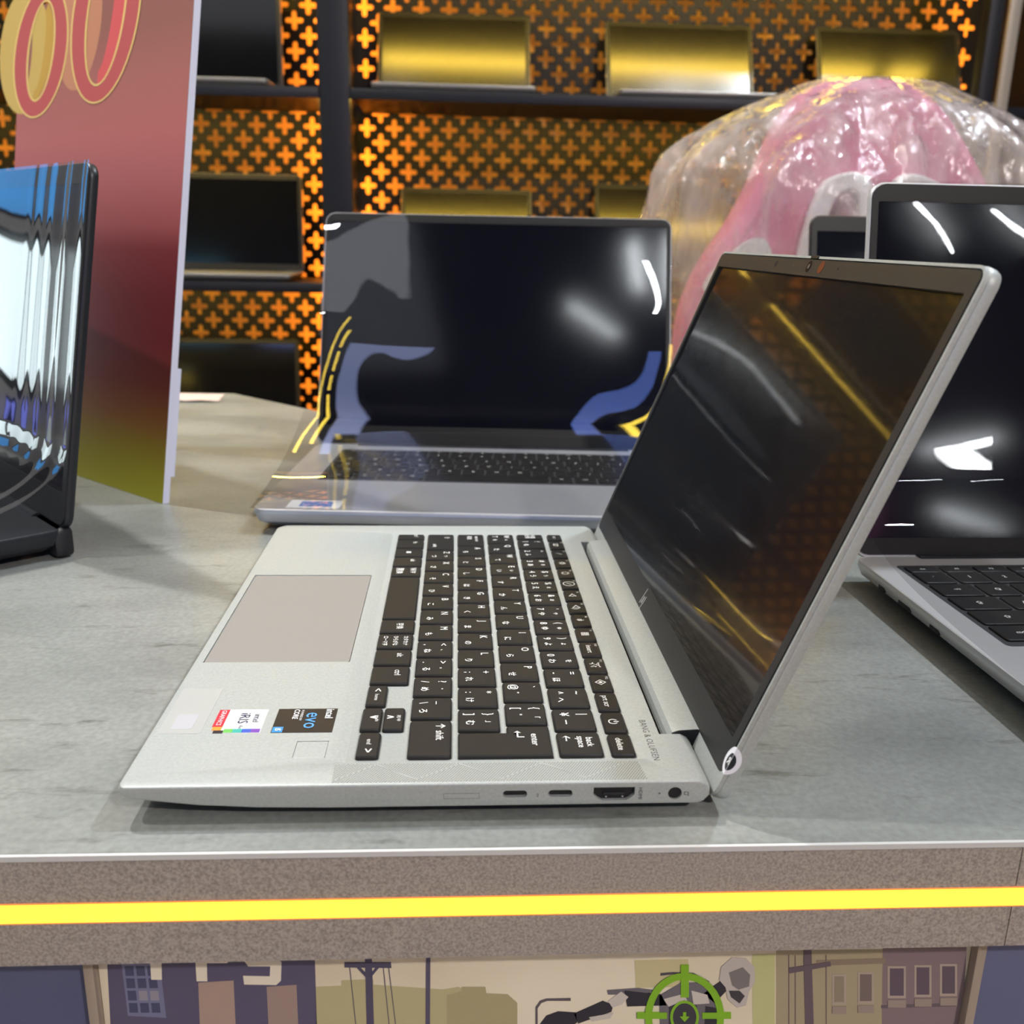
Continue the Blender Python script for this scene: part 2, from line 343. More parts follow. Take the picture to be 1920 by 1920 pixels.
hp('power_symbol', joinm([(loft([[(.1952+.0009*math.cos(a)*q, -.00006, -.0048+.0007*math.sin(a)*q) for a in [2*pi*k/16 for k in range(16)]] for q in (1, .7)], False), I4), (boxm(.1958, .1962, -.00008, -.00004, -.0058, -.0054), I4), (boxm(.1944, .1949, -.00008, -.00004, -.0043, -.0041), I4), (boxm(.1944, .1949, -.00008, -.00004, -.0054, -.0052), I4)]), m_inkdim)
# trackpad, fingerprint reader, stickers on the palm rest
hp('trackpad', rslab(.00475, .0676, .0999, .2121, .0012, [(-.0007, 0), (-.0003, 0), (-.00022, .0002)]), m_pad)
hp('fingerprint_reader', rslab(.0562, .0675, .0187, .0301, .0006, [(-.0004, 0), (-.00015, 0), (-.0001, .0002)]), m_alu)
TXT = lambda x, y, z=.0003: T4(x, y, z) @ RZ(-pi/2)      # reads from the front of the laptop
def flat(x0, x1, y0, y1, z0, z1): return boxm(x0, x1, y0, y1, z0, z1)
# graphics sticker
st = hp('graphics_sticker', flat(.0262, .0410, .0368, .0552, .0, .00012), m_wh)
hp('red_band', flat(.0222, .0262, .0415, .0552, .0, .00012), mat('sticker_red', srgb(196, 40, 60), .4), st)
hp('orange_band', flat(.0226, .0262, .0388, .0415, 0, .00012), mat('sticker_orange', srgb(240, 150, 60), .4), st)
hp('dark_corner', flat(.0235, .0272, .0366, .0388, 0, .00013), mat('sticker_black', srgb(30, 25, 40), .4), st)
for k, c in enumerate(((110, 185, 90), (60, 170, 160), (60, 90, 190), (120, 70, 170))):
    hp('colour_band', flat(.0272+.0034*k, .0272+.0034*(k+1), .0369, .0398, .0001, .00015), mat('sticker_band', srgb(*c), .4), st)
hp('sticker_text', joinm([(textm('intel', .0038), TXT(.0377, .0480)), (textm('iRIS', .0056), TXT(.0328, .0480)), (textm('Xe', .0024), TXT(.0330, .0412))]), mat('sticker_navy', srgb(40, 45, 80), .4), st)
hp('band_text', textm('GRAPHICS', .0026).copy() if 0 else joinm([(textm('GRAPHICS', .0026), TXT(.0242, .0484))]), m_wh, st)
ev = hp('processor_sticker', flat(.0450, .0680, .0366, .0556, 0, .00012), mat('sticker_dark', srgb(32, 28, 28), .4))
hp('sticker_text', joinm([(textm('intel', .0044, bold=.00006), TXT(.0652, .0510)), (textm('POWERED BY', .0014), TXT(.0546, .0500)), (textm('CORE', .0030, bold=.00005), TXT(.0523, .0508))]), m_wh, ev)
hp('sticker_word', joinm([(textm('evo', .0088), TXT(.0592, .0458))]), mat('sticker_blue', srgb(90, 165, 235), .4), ev)
bl = hp('blue_corner', flat(.0453, .0492, .0368, .0410, .0001, .00016), mat('sticker_cyan', srgb(50, 140, 205), .4), ev)
hp('corner_text', joinm([(textm('i5', .0030, bold=.00005), TXT(.0473, .0388))]), m_wh, ev)
hp('clear_sticker', rslab(.0030, .0190, .0365, .0740, .001, [(0, 0), (.00008, 0)]), mat('faint_sticker', (.47, .49, .48), .36, .2))
hp('clear_sticker_patch', rslab(.0070, .0150, .0400, .0520, .001, [(.00008, 0), (.00013, 0)]), mat('faint_sticker_patch', (.50, .51, .545), .4, .2))
hp('deck_marking', joinm([(textm('BANG & OLUFSEN', .0036, space=1.05), TXT(.1873, .0290, .00004))]), m_inkdim)
hp('deck_marking', joinm([(textm('ELITEBOOK', .0030, space=1.25), TXT(.0700, .2700, .00004))]), mat('etched_ink', (.38, .39, .38), .5))
# speaker grille: perforated strip with zig-zag ribs
m_grille = mat('perforated_grille', (.5, .5, .5), .45, .3)
def grille():
    M = m_grille; tc = N(M, 'ShaderNodeTexCoord'); mp = N(M, 'ShaderNodeMapping'); mp.inputs['Scale'].default_value = (1/.00085, 1/.00085, 1); mp.inputs['Rotation'].default_value = (0, 0, .55); L(M, tc.outputs['Object'], mp.inputs[0])
    fr = N(M, 'ShaderNodeVectorMath'); fr.operation = 'FRACTION'; L(M, mp.outputs[0], fr.inputs[0])
    su = N(M, 'ShaderNodeVectorMath'); su.operation = 'SUBTRACT'; su.inputs[1].default_value = (.5, .5, 0); L(M, fr.outputs[0], su.inputs[0])
    sc = N(M, 'ShaderNodeVectorMath'); sc.operation = 'MULTIPLY'; sc.inputs[1].default_value = (1, 1, 0); L(M, su.outputs[0], sc.inputs[0])
    ln = N(M, 'ShaderNodeVectorMath'); ln.operation = 'LENGTH'; L(M, sc.outputs[0], ln.inputs[0])
    r = N(M, 'ShaderNodeValToRGB'); r.color_ramp.elements[0].position = .26; r.color_ramp.elements[0].color = (.10, .105, .10, 1); r.color_ramp.elements[1].position = .38; r.color_ramp.elements[1].color = (.45, .475, .46, 1)
    L(M, ln.outputs['Value'], r.inputs[0]); L(M, r.outputs[0], bsdf(M).inputs['Base Color'])
grille()
gr = hp('speaker_grille', prism([(.0718, .0136), (.0722, .0016), (.1815, .0016), (.1803, .0136)], .0, .00005), m_grille)
zz = [(.0722, .0025), (.0865, .0130), (.1010, .0030), (.1160, .0130), (.1310, .0030), (.1455, .0130), (.1600, .0030), (.1760, .0130)]
for (xa, ya), (xb, yb) in zip(zz[:-1], zz[1:]):
    d = Vector((xb-xa, yb-ya, 0)); nrm = Vector((-d.y, d.x, 0)).normalized()*.00022; a, b = Vector((xa, ya, 0)), Vector((xb, yb, 0))
    hp('grille_rib', prism([tuple((q)[:2]) for q in (a-nrm, b-nrm, b+nrm, a+nrm)], .00005, .00012), m_alu, gr)
# keyboard
GAP = .0021; ROWX = dict(B=(.0784, .0946), Z=(.0970, .1130), A=(.1155, .1316), Q=(.1341, .1502), N=(.1526, .1688), F=(.1718, .1806))
def lin(a, b, n): return [a+(b-a)*k/(n-1) for k in range(n)]
NEAR = dict(F=lin(276.2, 17.9, 16), N=lin(279.3, 18.1, 15), Q=lin(270.5, 41.7, 13), A=lin(265.9, 37.0, 13), Z=lin(257.9, 46.9, 12)+[18.1],
            B=[278.2, 261.2, 244.6, 227.6, 210.6, 149.2, 131.6, 113.8, 96.1, 77.6])
KEYS = dict(
 F=['esc', 'F1|⎚', 'F2|⁄', 'F3|☼', 'F4|☀', 'F5|⊘', 'F6|◁', 'F7|◁)', 'F8|ϕ', 'F9|▦', 'F10|insert', 'F11|✈', 'F12|◈', '|prt scr', '|⏻', '|delete'],
 N=['W半角\n全角', '!1 ぬ', '"2 ふ', '#3ぁあ', '$4ぅう', '%5ぇえ', '&6ぉお', "'7ゃや", '(8ゅゆ', ')9ょよ', ' 0をわ', '=- ほ', '~^ へ', '|\u00a5 ー', 'WBack'],
 Q=['WTab', 'Q  た', 'W  て', 'E ぃい', 'R  す', 'T  か', 'Y  ん', 'U  な', 'I  に', 'O  ら', 'P  せ', '`@ ゛', '{[「゜'],
 A=['WCaps', 'A  ち', 'S  と', 'D  し', 'F  は', 'G  き', 'H  く', 'J  ま', 'K  の', 'L  り', '+; れ', '*: け', '}]」む'],
 Z=['WShiftL', 'Z っつ', 'X  さ', 'C  そ', 'V  ひ', 'B  こ', 'N  み', 'M  も', '<,、ね', '>.。る', '?/・め', '_\\ ろ', 'WShiftR'],
 B=['Wctrl', 'Wfn', 'Wwin', 'Walt', 'W無変換', 'W', 'W変換', 'Wカタカナ\nひらがな\nローマ字', 'Walt', 'Wctrl'])
KZ = .00025
def keymesh(x0, x1, y0, y1): return rslab(x0, x1, y0, y1, .0011, [(-.0013, -.0001), (-.0004, 0), (-.0001, .0002), (KZ, .00055)], 3, 50)
def KT(body, size, x, y, bold=0.): return (textm(body, size, bold=bold*.5), TXT(x, y, KZ+.00004))
def winlogo(x, y):
    s = .0013; return [(boxm(x+a*s*1.1-s*.5*a*0-(.0 if a > 0 else s), x+a*s*1.1+(s if a > 0 else 0), y+b*s*1.1-(0 if b > 0 else s), y+b*s*1.1+(s if b > 0 else 0), KZ, KZ+.00005), I4) for a in (-.05, .05) for b in (-.05, .05)]
def legend(spec, row, x0, x1, y0, y1):
    cx, cy = (x0+x1)/2, (y0+y1)/2; up, lo, lf, rt = x1-.0043, x0+.0045, y1-.0045, y0+.0058; g = []
    if row == 'F':
        if '|' in spec:
            f, t = spec.split('|', 1)
            if f: g.append(KT(f, .0017, x1-.0016, y1-.0034))
            g.append(KT(t, .0036 if len(t) > 2 else .0048, cx-.0006, cy, .00005))
        else: g.append(KT(spec, .0032, cx, cy))
    elif spec[0] == 'W' and len(spec) != 4 or spec in ('Wctrl', 'Walt', 'Wwin', 'W変換', 'Walt'):
        t = spec[1:]
        if t == 'win': g += winlogo(cx, cy)
        elif t == 'Back': g += [KT('back\nspace', .0037, cx+.0022, cy+.001, .00004), KT('←', .0052, cx-.0048, y1-.0048, .00006)]
        elif t == 'Tab': g += [KT('⇤', .0042, up, cy+.004), KT('⇥', .0042, lo, cy+.004), KT('tab', .0030, up, cy-.003)]
        elif t == 'Caps': g += [KT('caps lock', .0029, up, cy+.002), KT('英数', .0036, cx-.001, cy+.004)]
        elif t == 'ShiftL': g += [KT('⇧', .0042, up, cy+.008), KT('shift', .0034, lo, cy-.008)]
        elif t == 'ShiftR': g += [KT('↑', .0050, cx+.0035, y1-.0045, .00008), KT('shift', .0042, cx+.0034, y1-.0115, .00004)]
        elif t in ('ctrl', 'alt', 'fn'): g.append(KT(t, .0040, cx+.0030, cy+.002, .00003))
        elif '\n' in t:
            n = t.count('\n')+1
            if n == 3:
                for k, q in enumerate(t.split('\n')): g.append(KT(q, .0027, x1-.0034-.0047*k, cy, .00005))
            else: g.append(KT(t, .0036, cx, cy, .00005))
        elif t: g.append(KT(t, .0036, cx+.001, cy, .00005))
    else:
        tl, blc, tr, br = spec
        letter = tl.isalpha()
        if tl != ' ': g.append(KT(tl, .0050, up, lf, .00007))
        if blc != ' ': g.append(KT(blc, .0050, lo, lf, .00007))
        if tr != ' ': g.append(KT(tr, .0032, up, rt, .00007))
        if br != ' ': g.append(KT(br, .0040, lo, rt, .0001))
    return g
for row in 'FNQAZB':
    far = .2875; x0, x1 = ROWX[row]
    for nr, spec in zip(NEAR[row], KEYS[row]):
        nr *= MM; k = hp('key', keymesh(x0, x1, nr, far), m_key)
        if not (row == 'B' and spec == 'W'):
            g = legend(spec, row, x0, x1, nr, far)
            if g: hp('key_legend', joinm(g), m_ink, k)
        far = nr-GAP
# arrow cluster and enter
for (x0, x1, y0, y1), g in (((.0784, .0864, .0579, .0755), lambda x, y: [KT('<', .0052, x, y+.0046, .0001), KT('home', .0024, x, y-.0018)]),
                            ((.0780, .0858, .0381, .0557), lambda x, y: [KT('˅', .0075, x-.0005, y+.001, .0001), KT('pg dn', .0022, x+.0022, y)]),
                            ((.0866, .0946, .0381, .0557), lambda x, y: [KT('˄', .0075, x-.0025, y+.001, .0001), KT('pg up', .0022, x+.0022, y)]),
                            ((.0784, .0866, .0183, .0360), lambda x, y: [KT('>', .0052, x, y-.0046, .0001), KT('end', .0026, x, y+.0018)])):
    k = hp('key', keymesh(x0, x1, y0, y1), m_key); hp('key_legend', joinm(g((x0+x1)/2, (y0+y1)/2)), m_ink, k)
def enter_ring(z, i):
    xa, xb, xc, ya, yb, yc = .1155+i, .1341+i, .1502-i, .0181+i, .0349-i, .0396-i
    return [(xa, ya, z), (xc, ya, z), (xc, yc, z), (xb, yc, z), (xb, yb, z), (xa, yb, z)]
k = hp('key', loft([enter_ring(-.0013, -.0001), enter_ring(-.0004, 0), enter_ring(-.0001, .0002), enter_ring(KZ, .00055)], True, 50), m_key)
hp('key_legend', joinm([KT('enter', .0040, .1442, .0295, .00004), KT('↵', .0060, .1378, .0335, .0001)]), m_ink, k)
# rubber feet
for x, y in ((.02, .03), (.02, .277), (.18, .03), (.18, .277)):
    hp('rubber_foot', rslab(x-.005, x+.005, y-.015, y+.015, .003, [(TZ, .0004), (-.0088, 0)]), m_black)
hp('bottom_cover', rslab(.022, .196, .010, .2976, .006, [(-.0105, .004), (-.0085, 0)]), m_alu)
# hinge barrel cover
bar = [(.1953, -.0060), (.1958, -.0018), (.1972, .0004), (.1996, .0012), (.2070, .0016), (.2092, .0009), (.2060, -.0060)]
hp('hinge_cover', loft([[(x, y, z) for x, z in bar] for y in (.0336, .0340, .2725, .2729)], True, 25), m_alu)
hp('hinge_end_shade', loft([[(.2022+(x-.2022)*.97, y, -.0022+(z+.0022)*.97) for x, z in bar] for y in (.0331, .0335)], True, 25), m_black)  # black plate painting the shaded gap at the bar's near end
# lid
ca, sa = math.cos(LA), math.sin(LA)
LID = basis((HX, 0, HZ), (0, 1, 0), (sa, 0, ca), (-ca, 0, sa))          # lid frame: x across (y world), y up the lid, z towards the user
def lp(name, me, m_, parent=None): me = me.copy() if me.users else me; me.transform(LID); return hp(name, me, m_, parent)
lid = lp('lid_shell', rslab(0, LW, 0, LLEN, .0062, [(-.0046, .0012), (-.0042, .0004), (-.0030, 0), (-.0006, 0), (-.0001, .0003), (0, .0006)], 6, 35), m_alu)
rim = holed('rim', rrect(.0004, LW-.0004, .0002, LLEN-.0004, .006, 6), [rrect(.0015, LW-.0015, .0100, LLEN-.0015, .0045, 6)], .0015); rim.transform(T4(0, 0, .00075)); lp('lid_rim', rim, m_alu)
lp('bezel_gasket', rslab(.0012, LW-.0012, .0100, LLEN-.0012, .0040, [(0, 0), (.00012, 0)]), m_gasket)
def ring_plate(x0, x1, y0, y1, r, hx0, hx1, hy0, hy1, z0, z1):
    me = holed('ring', rrect(x0, x1, y0, y1, r), [rrect(hx0, hx1, hy0, hy1, .0006, 2)], z1-z0); me.transform(T4(0, 0, (z0+z1)/2)); return me
DX0, DX1, DY0, DY1 = .0068, .3008, .0227, .1883
bz = lp('bezel', ring_plate(.0021, LW-.0021, .0101, LLEN-.0021, .0035, DX0, DX1, DY0, DY1, .0001, .0018), m_bezel)
dpm = boxm(DX0-.0003, DX1+.0003, DY0-.0003, DY1+.0003, -.0003, 0); dpm.transform(T4(0, DY0, .00175) @ Matrix.Rotation(-.0088, 4, 'X') @ T4(0, -DY0, 0)); lp('display_panel', dpm, m_screen)
def disc(x, y, r, z0, z1, n=20): return cyl((x, y, z0), (0, 0, 1), r, z1-z0, n)
for nm, x, y, r, mt in (('sensor', .1975, .1927, .0017, m_black), ('camera_lens', .1505, .1927, .0027, mat('lens_glass', (.012, .014, .012), .1)), ('camera_shutter', .1353, .1927, .0029, mat('shutter_red', (.14, .03, .015), .35)),
                        ('microphone', .1158, .1927, .0006, m_black), ('microphone', .172, .1927, .0005, m_inkdim)):
    c = lp(nm, disc(x, y, r, .0018, .00192), mt, bz)
    if nm == 'camera_lens': lp('lens_ring', disc(x, y, .0012, .00192, .00196), m_inkdim, bz)
lp('top_catch', rslab(.1440, .1530, LLEN-.0016, LLEN-.0002, .0004, [(.0001, 0), (.0020, 0)]), m_gasket, bz)
# slanted bar emblem on the chin of the bezel
def slash(x, y, hgt, t=.00042, k=.36): return prism([(x-t-k*hgt/2, y-hgt/2), (x+t-k*hgt/2, y-hgt/2), (x+t+k*hgt/2, y+hgt/2), (x-t+k*hgt/2, y+hgt/2)], .0018, .00187)
EM = Matrix.Scale(-1, 4, (1, 0, 0))
def em(items): return joinm([(q, T4(.1595, .0150, 0) @ EM) for q in items])
lp('bezel_emblem', em([slash(-.0017, .0016, .0092, .0003), slash(-.0004, 0, .0042, .0003), slash(.0006, 0, .0042, .0003), slash(.0018, -.0016, .0092, .0003), slash(.0027, .0002, .0036, .0003)]), mat('emblem_chrome', (.75, .75, .75), .3, .6), bz)
# inspection sticker folded round the lid's near edge (front half and side half)
def drop(rx, ry, cx, cy, n=28):
    P = []
    for k in range(n):
        a = 2*pi*k/n; q = 1+.16*max(0, math.sin(a))**3; P.append((cx+rx*math.cos(a), cy+ry*math.sin(a)*q))
    return P
def half(P, right):  # clip polygon at x = 0
    out = []
    for i, (x, y) in enumerate(P):
        x2, y2 = P[(i+1) % len(P)]; ins = (x >= 0) == right
        if ins: out.append((x, y))
        if (x >= 0) != (x2 >= 0): t = x/(x-x2); out.append((0, y+t*(y2-y)))
    return out
sk = lp('seal_sticker', prism(half(drop(.0044, .0050, .0004, .0165), True), .0018, .00192), mat('seal_white', (.80, .80, .86), .45))
lp('seal_core', prism(half(drop(.0025, .0031, .0004, .0163), True), .00192, .00198), mat('seal_core', (.010, .016, .025), .4), sk)
lp('seal_letter', joinm([(textm('R', .0038, bold=.0001), T4(.0009, .0165, .00200))]), m_wh, sk)
SID = basis((0, -.00004, 0), (0, 0, 1), (0, 1, 0), (-1, 0, 0))
def fold(P): return [(x+.0018, y) for x, y in half(P, False)]
f = prism(fold(drop(.0044, .0050, .0004, .0165)), 0, .00006); f.transform(SID); lp('seal_fold', f, bpy.data.materials['seal_white'], sk)
f = prism(fold(drop(.0025, .0031, .0004, .0163)), .00006, .00009); f.transform(SID); lp('seal_core', f, bpy.data.materials['seal_core'], sk)

# ================================================================== display table
FY = -.0178                                     # plane of the front edge
tbl = thing('display_table', 'grey concrete-look counter table with a glowing yellow light strip along its edge', 'table', (.1, .3, FLOOR))
TOFF = T4(-.1, -.3, -FLOOR)
def tp(name, me, m_, parent=None): me = me.copy() if me.users else me; me.transform(TOFF); return link(name, me, m_, parent or tbl)
topoly = [(-1.0, FY+.004), (.3095, FY), (1.3, FY), (1.3, .76), (.0, .76), (-.165, .925), (-1.0, .925)]
tp('table_top', prism([(x, y+(.0006 if y < 0 else 0)) for x, y in topoly], TZ-.0012, TZ), m_table)
tp('edge_lip', prism([(-1.0, FY+.0032), (.3095, FY-.0008), (1.3, FY-.0008), (1.3, FY+.004), (.3095, FY+.004), (-1.0, FY+.008)], TZ-.0022, TZ-.0002), m_lip)
inner = [(x, min(y, .91) if y > 0 else y) for x, y in topoly]
tp('core_panel', prism([(-1.0, FY+.010), (1.3, FY+.006), (1.3, .75), (.0, .75), (-.165, .915), (-1.0, .915)], -.0560, TZ-.0012), m_fascia)
SX = .3085
for z0, z1 in ((-.0322, TZ-.0020), (-.0565, -.0394)):
    tp('edge_band', prism([(-1.0, FY+.0042), (SX-.0001, FY), (SX-.0001, FY+.016), (-1.0, FY+.02)], z0, z1), m_fascia)
    tp('edge_band', prism([(SX+.0003, FY), (1.3, FY), (1.3, FY+.016), (SX+.0003, FY+.016)], z0, z1), m_fascia)
ls_ = tp('light_strip', prism([(-1.0, FY+.0034), (SX, FY-.0008), (1.3, FY-.0008), (1.3, FY+.011), (SX, FY+.011), (-1.0, FY+.015)], -.0390, -.0324), m_led)
m_edge_glow = mat('strip_glow_paint', (.8, .3, .1), .5, emit=(1, .27, .05), estr=.55)  # orange glow around the strip, painted as weak emission
for z0, z1 in ((-.0325, -.0320), (-.0398, -.0390)):
    tp('strip_edge_glow', prism([(-1.0, FY+.0038), (SX, FY-.0004), (1.3, FY-.0004), (1.3, FY+.011), (SX, FY+.011), (-1.0, FY+.015)], z0, z1), m_edge_glow, ls_)
for x, y in ((-.92, .1), (1.22, .1), (-.92, .85), (1.22, .68)):
    tp('table_leg', boxm(x-.03, x+.03, y-.03, y+.03, FLOOR, -.056, .004), m_fascia)
# printed front panel under the table edge (flat print) and plain side panels
MY = .006
m_mural = mat('mural_cream', srgb(214, 202, 168), .55)
noise_col(m_mural, srgb(226, 214, 186), srgb(238, 229, 204), 16, 3)
m_blue = mat('panel_blue', srgb(96, 102, 134), .45); noise_col(m_blue, srgb(86, 92, 124), srgb(108, 114, 146), 6, 2)
def mx(u, v=1860): return float(ony(u, v, MY)[0])
xl, xr = mx(190), mx(1806)
mural = tp('mural_panel', boxm(xl, xr, MY, MY+.012, FLOOR+.05, -.0562), m_mural)
tp('side_panel', boxm(-.95, xl-.0045, MY+.0015, MY+.012, FLOOR+.05, -.0562), m_blue)
tp('side_panel', boxm(xr+.0045, 1.25, MY+.0015, MY+.012, FLOOR+.05, -.0562), m_blue)
m_trim = mat('beige_trim', srgb(172, 160, 146), .4, .3)
tp('trim_strip', boxm(xl-.0040, xl-.0002, MY-.004, MY+.010, FLOOR+.05, -.0562, .0006), m_trim)
tp('trim_strip', boxm(xr+.0002, xr+.0040, MY-.004, MY+.010, FLOOR+.05, -.0562, .0006), m_trim)
_pm = {}
def ink(*c):
    if c not in _pm: _pm[c] = mat('print_ink', srgb(*c), .55)
    return _pm[c]
def mp_(name, pts, col, layer=1):
    P = [ony(u, v, MY) for u, v in pts]; d = .00006*layer
    tp(name, fixn(loft([[(q[0], MY-d-.00004, q[2]) for q in P], [(q[0], MY+.0002, q[2]) for q in P]], True, 30)), ink(*col), mural)
def rect(u0, u1, v0, v1): return [(u0, v0), (u1, v0), (u1, v1), (u0, v1)]
BT = 2010
mp_('dark_building', [(200, 1785), (590, 1785), (597, BT), (212, BT)], (92, 86, 112))
mp_('lit_wall', [(372, 1842), (438, 1838), (446, BT), (378, BT)], (176, 152, 138), 2)
mp_('lit_wall', [(500, 1850), (556, 1846), (563, BT), (508, BT)], (164, 142, 132), 2)
mp_('window_frame', [(228, 1806), (300, 1806), (312, 1908), (240, 1904)], (120, 122, 152), 2)
for r in range(4):
    for c in range(3): mp_('window_pane', [(234+21*c+2.5*r, 1811+23*r), (250+21*c+2.5*r, 1811+23*r), (252+21*c+2.5*r, 1829+23*r), (236+21*c+2.5*r, 1829+23*r)], (72, 76, 106) if (r, c) not in ((2, 1), (2, 2)) else (150, 146, 156), 3)
CR = (238, 230, 208)
mp_('printed_letter', [(279, 1760), (340, 1760), (340, 1776), (302, 1776), (302, 1786), (341, 1786), (341, 1801), (303, 1801), (304, 1836), (284, 1836)], CR, 4)
mp_('printed_letter', [(364, 1760), (436, 1760), (440, 1790), (426, 1805), (388, 1805), (389, 1839), (369, 1839)], CR, 4)
mp_('printed_letter', [(455, 1797), (455, 1765), (525, 1765), (525, 1782), (476, 1782), (476, 1794), (520, 1794), (528, 1804), (527, 1838), (518, 1846), (458, 1845), (456, 1829), (506, 1830), (507, 1811), (466, 1811)], CR, 4)
mp_('skyline_block', [(592, 1850), (640, 1848), (640, 1838), (700, 1836), (700, 1846), (830, 1855), (860, 1850), (862, 1852), (905, 1852), (905, 1866), (950, 1870), (952, BT), (594, BT)], (190, 182, 138))
mp_('skyline_block', [(838, 1866), (865, 1858), (866, 1850), (910, 1850), (912, 1862), (952, 1864), (970, 1880), (970, BT), (838, BT)], (176, 166, 126), 2)
mp_('pale_block', [(1190, 1800), (1290, 1798), (1292, 1850), (1192, 1852)], (206, 196, 150))
mp_('pale_block', [(1410, 1790), (1453, 1788), (1453, BT), (1412, BT)], (196, 196, 140))
mp_('utility_pole', [(684, 1785), (697, 1785), (704, BT), (690, BT)], (84, 78, 102), 4)
mp_('pole_crossarm', [(646, 1804), (733, 1804), (734, 1814), (646, 1813)], (84, 78, 102), 5)
mp_('pole_brace', [(668, 1812), (674, 1812), (686, 1824), (686, 1831)], (84, 78, 102), 6)
mp_('pole_brace', [(712, 1812), (706, 1812), (696, 1824), (696, 1831)], (84, 78, 102), 6)
for a, b in ((655, 676), (718, 738), (728, 752)): mp_('wire', [(a, 1814), (a+1.6, 1814), (b+1.6, BT), (b, BT)], (100, 92, 104), 3)
mp_('utility_pole', [(799, 1785), (807, 1785), (806, BT), (797, BT)], (92, 86, 108), 4)
mp_('street_lamp', [(1004, BT), (1004, 1888), (1012, 1876), (1024, 1872), (1070, 1871), (1070, 1876), (1026, 1876), (1015, 1880), (1008, 1890), (1008, BT)], (96, 88, 92), 3)
mp_('street_lamp', [(1238, 1824), (1262, 1822), (1300, 1824), (1330, 1840), (1328, 1843), (1298, 1828), (1262, 1826), (1238, 1829)], (80, 76, 84), 3)
# running figure in dark metal and the green crosshair
DK, GM, LG = (46, 44, 54), (110, 106, 112), (206, 198, 188)
mp_('figure_hand', [(1012, 1920), (1024, 1904), (1046, 1896), (1080, 1898), (1082, 1916), (1060, 1930), (1030, 1934)], DK, 5)
mp_('figure_forearm', [(1076, 1900), (1130, 1876), (1150, 1884), (1146, 1896), (1084, 1918)], DK, 5)
mp_('forearm_plate', [(1104, 1906), (1150, 1898), (1144, 1908), (1110, 1914)], LG, 6)
mp_('elbow_plate', [(1140, 1876), (1164, 1858), (1178, 1868), (1166, 1882), (1148, 1888)], LG, 6)
mp_('figure_upper_arm', [(1170, 1856), (1240, 1864), (1250, 1884), (1176, 1886)], DK, 5)
mp_('arm_shade', [(1138, 1856), (1196, 1852), (1240, 1858), (1180, 1864), (1140, 1864)], GM, 4)
mp_('figure_torso', [(1236, 1866), (1276, 1842), (1330, 1842), (1352, 1880), (1336, 1925), (1270, BT), (1240, BT)], GM, 5)
mp_('torso_plate', [(1244, 1872), (1282, 1862), (1290, 1878), (1256, 1890)], LG, 6)
mp_('torso_plate', [(1296, 1856), (1326, 1864), (1330, 1880), (1300, 1882)], LG, 6)
mp_('figure_neck', [(1318, 1862), (1352, 1838), (1366, 1852), (1340, 1880)], DK, 5)
mp_('figure_leg', [(1322, 1885), (1350, 1890), (1350, BT), (1316, BT)], DK, 6)
mp_('figure_head', [(1352, 1812), (1372, 1794), (1398, 1796), (1414, 1812), (1415, 1840), (1404, 1858), (1398, 1884), (1382, 1888), (1364, 1872), (1360, 1850), (1348, 1836)], (196, 188, 180), 6)
mp_('head_shade', [(1366, 1822), (1392, 1812), (1406, 1826), (1404, 1848), (1384, 1854), (1372, 1846)], (126, 120, 118), 7)
mp_('head_shade', [(1366, 1856), (1386, 1856), (1396, 1866), (1386, 1880), (1370, 1868)], (66, 62, 66), 7)
mp_('figure_shoulder', [(1254, 1886), (1282, 1874), (1306, 1884), (1312, BT), (1252, BT)], (60, 58, 68), 7)
GRN = (132, 186, 40)
def mring(name, cx, cy, rx, ry, t, col, layer, n=40):
    out = [(cx+rx*math.cos(2*pi*k/n), cy+ry*math.sin(2*pi*k/n)) for k in range(n)]; inn = [(cx+(rx-t)*math.cos(2*pi*k/n), cy+(ry-t)*math.sin(2*pi*k/n)) for k in range(n)]
    A = [ony(u, v, MY) for u, v in out]; B = [ony(u, v, MY) for u, v in inn]; d = MY-.00006*layer-.00004
    v = [(q[0], d, q[2]) for q in A]+[(q[0], d, q[2]) for q in B]; f = [(k, (k+1) % n, n+(k+1) % n, n+k) for k in range(n)]
    tp(name, meshof(name, v, f), ink(*col), mural)
mring('crosshair_ring', 1283, 1904, 74, 82, 13, GRN, 9); mring('crosshair_ring', 1283, 1905, 27, 31, 5, GRN, 9)
mp_('crosshair_bar', rect(1276, 1291, 1808, 1868), GRN, 10); mp_('crosshair_bar', rect(1194, 1250, 1897, 1908), GRN, 10); mp_('crosshair_bar', rect(1316, 1370, 1897, 1908), GRN, 10)
mp_('crosshair_mark', [(1274, 1904), (1280, 1904), (1280, 1896), (1286, 1896), (1286, 1904), (1292, 1904), (1283, 1914)], GRN, 10)
mp_('right_building', [(1455, 1782), (1660, 1780), (1658, BT), (1455, BT)], (170, 158, 128))
mp_('right_building', [(1655, 1778), (1812, 1776), (1800, BT), (1652, BT)], (134, 116, 118), 2)
mp_('cornice', [(1530, 1800), (1660, 1796), (1660, 1806), (1530, 1810)], (142, 126, 108), 3)
mp_('cornice', [(1652, 1884), (1792, 1880), (1792, 1886), (1652, 1890)], (104, 90, 98), 3)
for u0, u1, v0, v1, c in ((1564, 1582, 1830, 1878, (146, 134, 112)), (1612, 1634, 1826, 1876, (120, 106, 100)), (1668, 1694, 1815, 1866, (98, 84, 96)), (1718, 1742, 1813, 1864, (98, 84, 96)), (1766, 1790, 1811, 1862, (98, 84, 96))):
    mp_('window_frame', rect(u0-4, u1+4, v0-4, v1+5), (176, 160, 146), 3); mp_('window_pane', rect(u0, u1, v0, v1), c, 4)
    mp_('window_sill', rect(u0-4, u1+4, v1+8, v1+22), (158, 142, 130), 6)
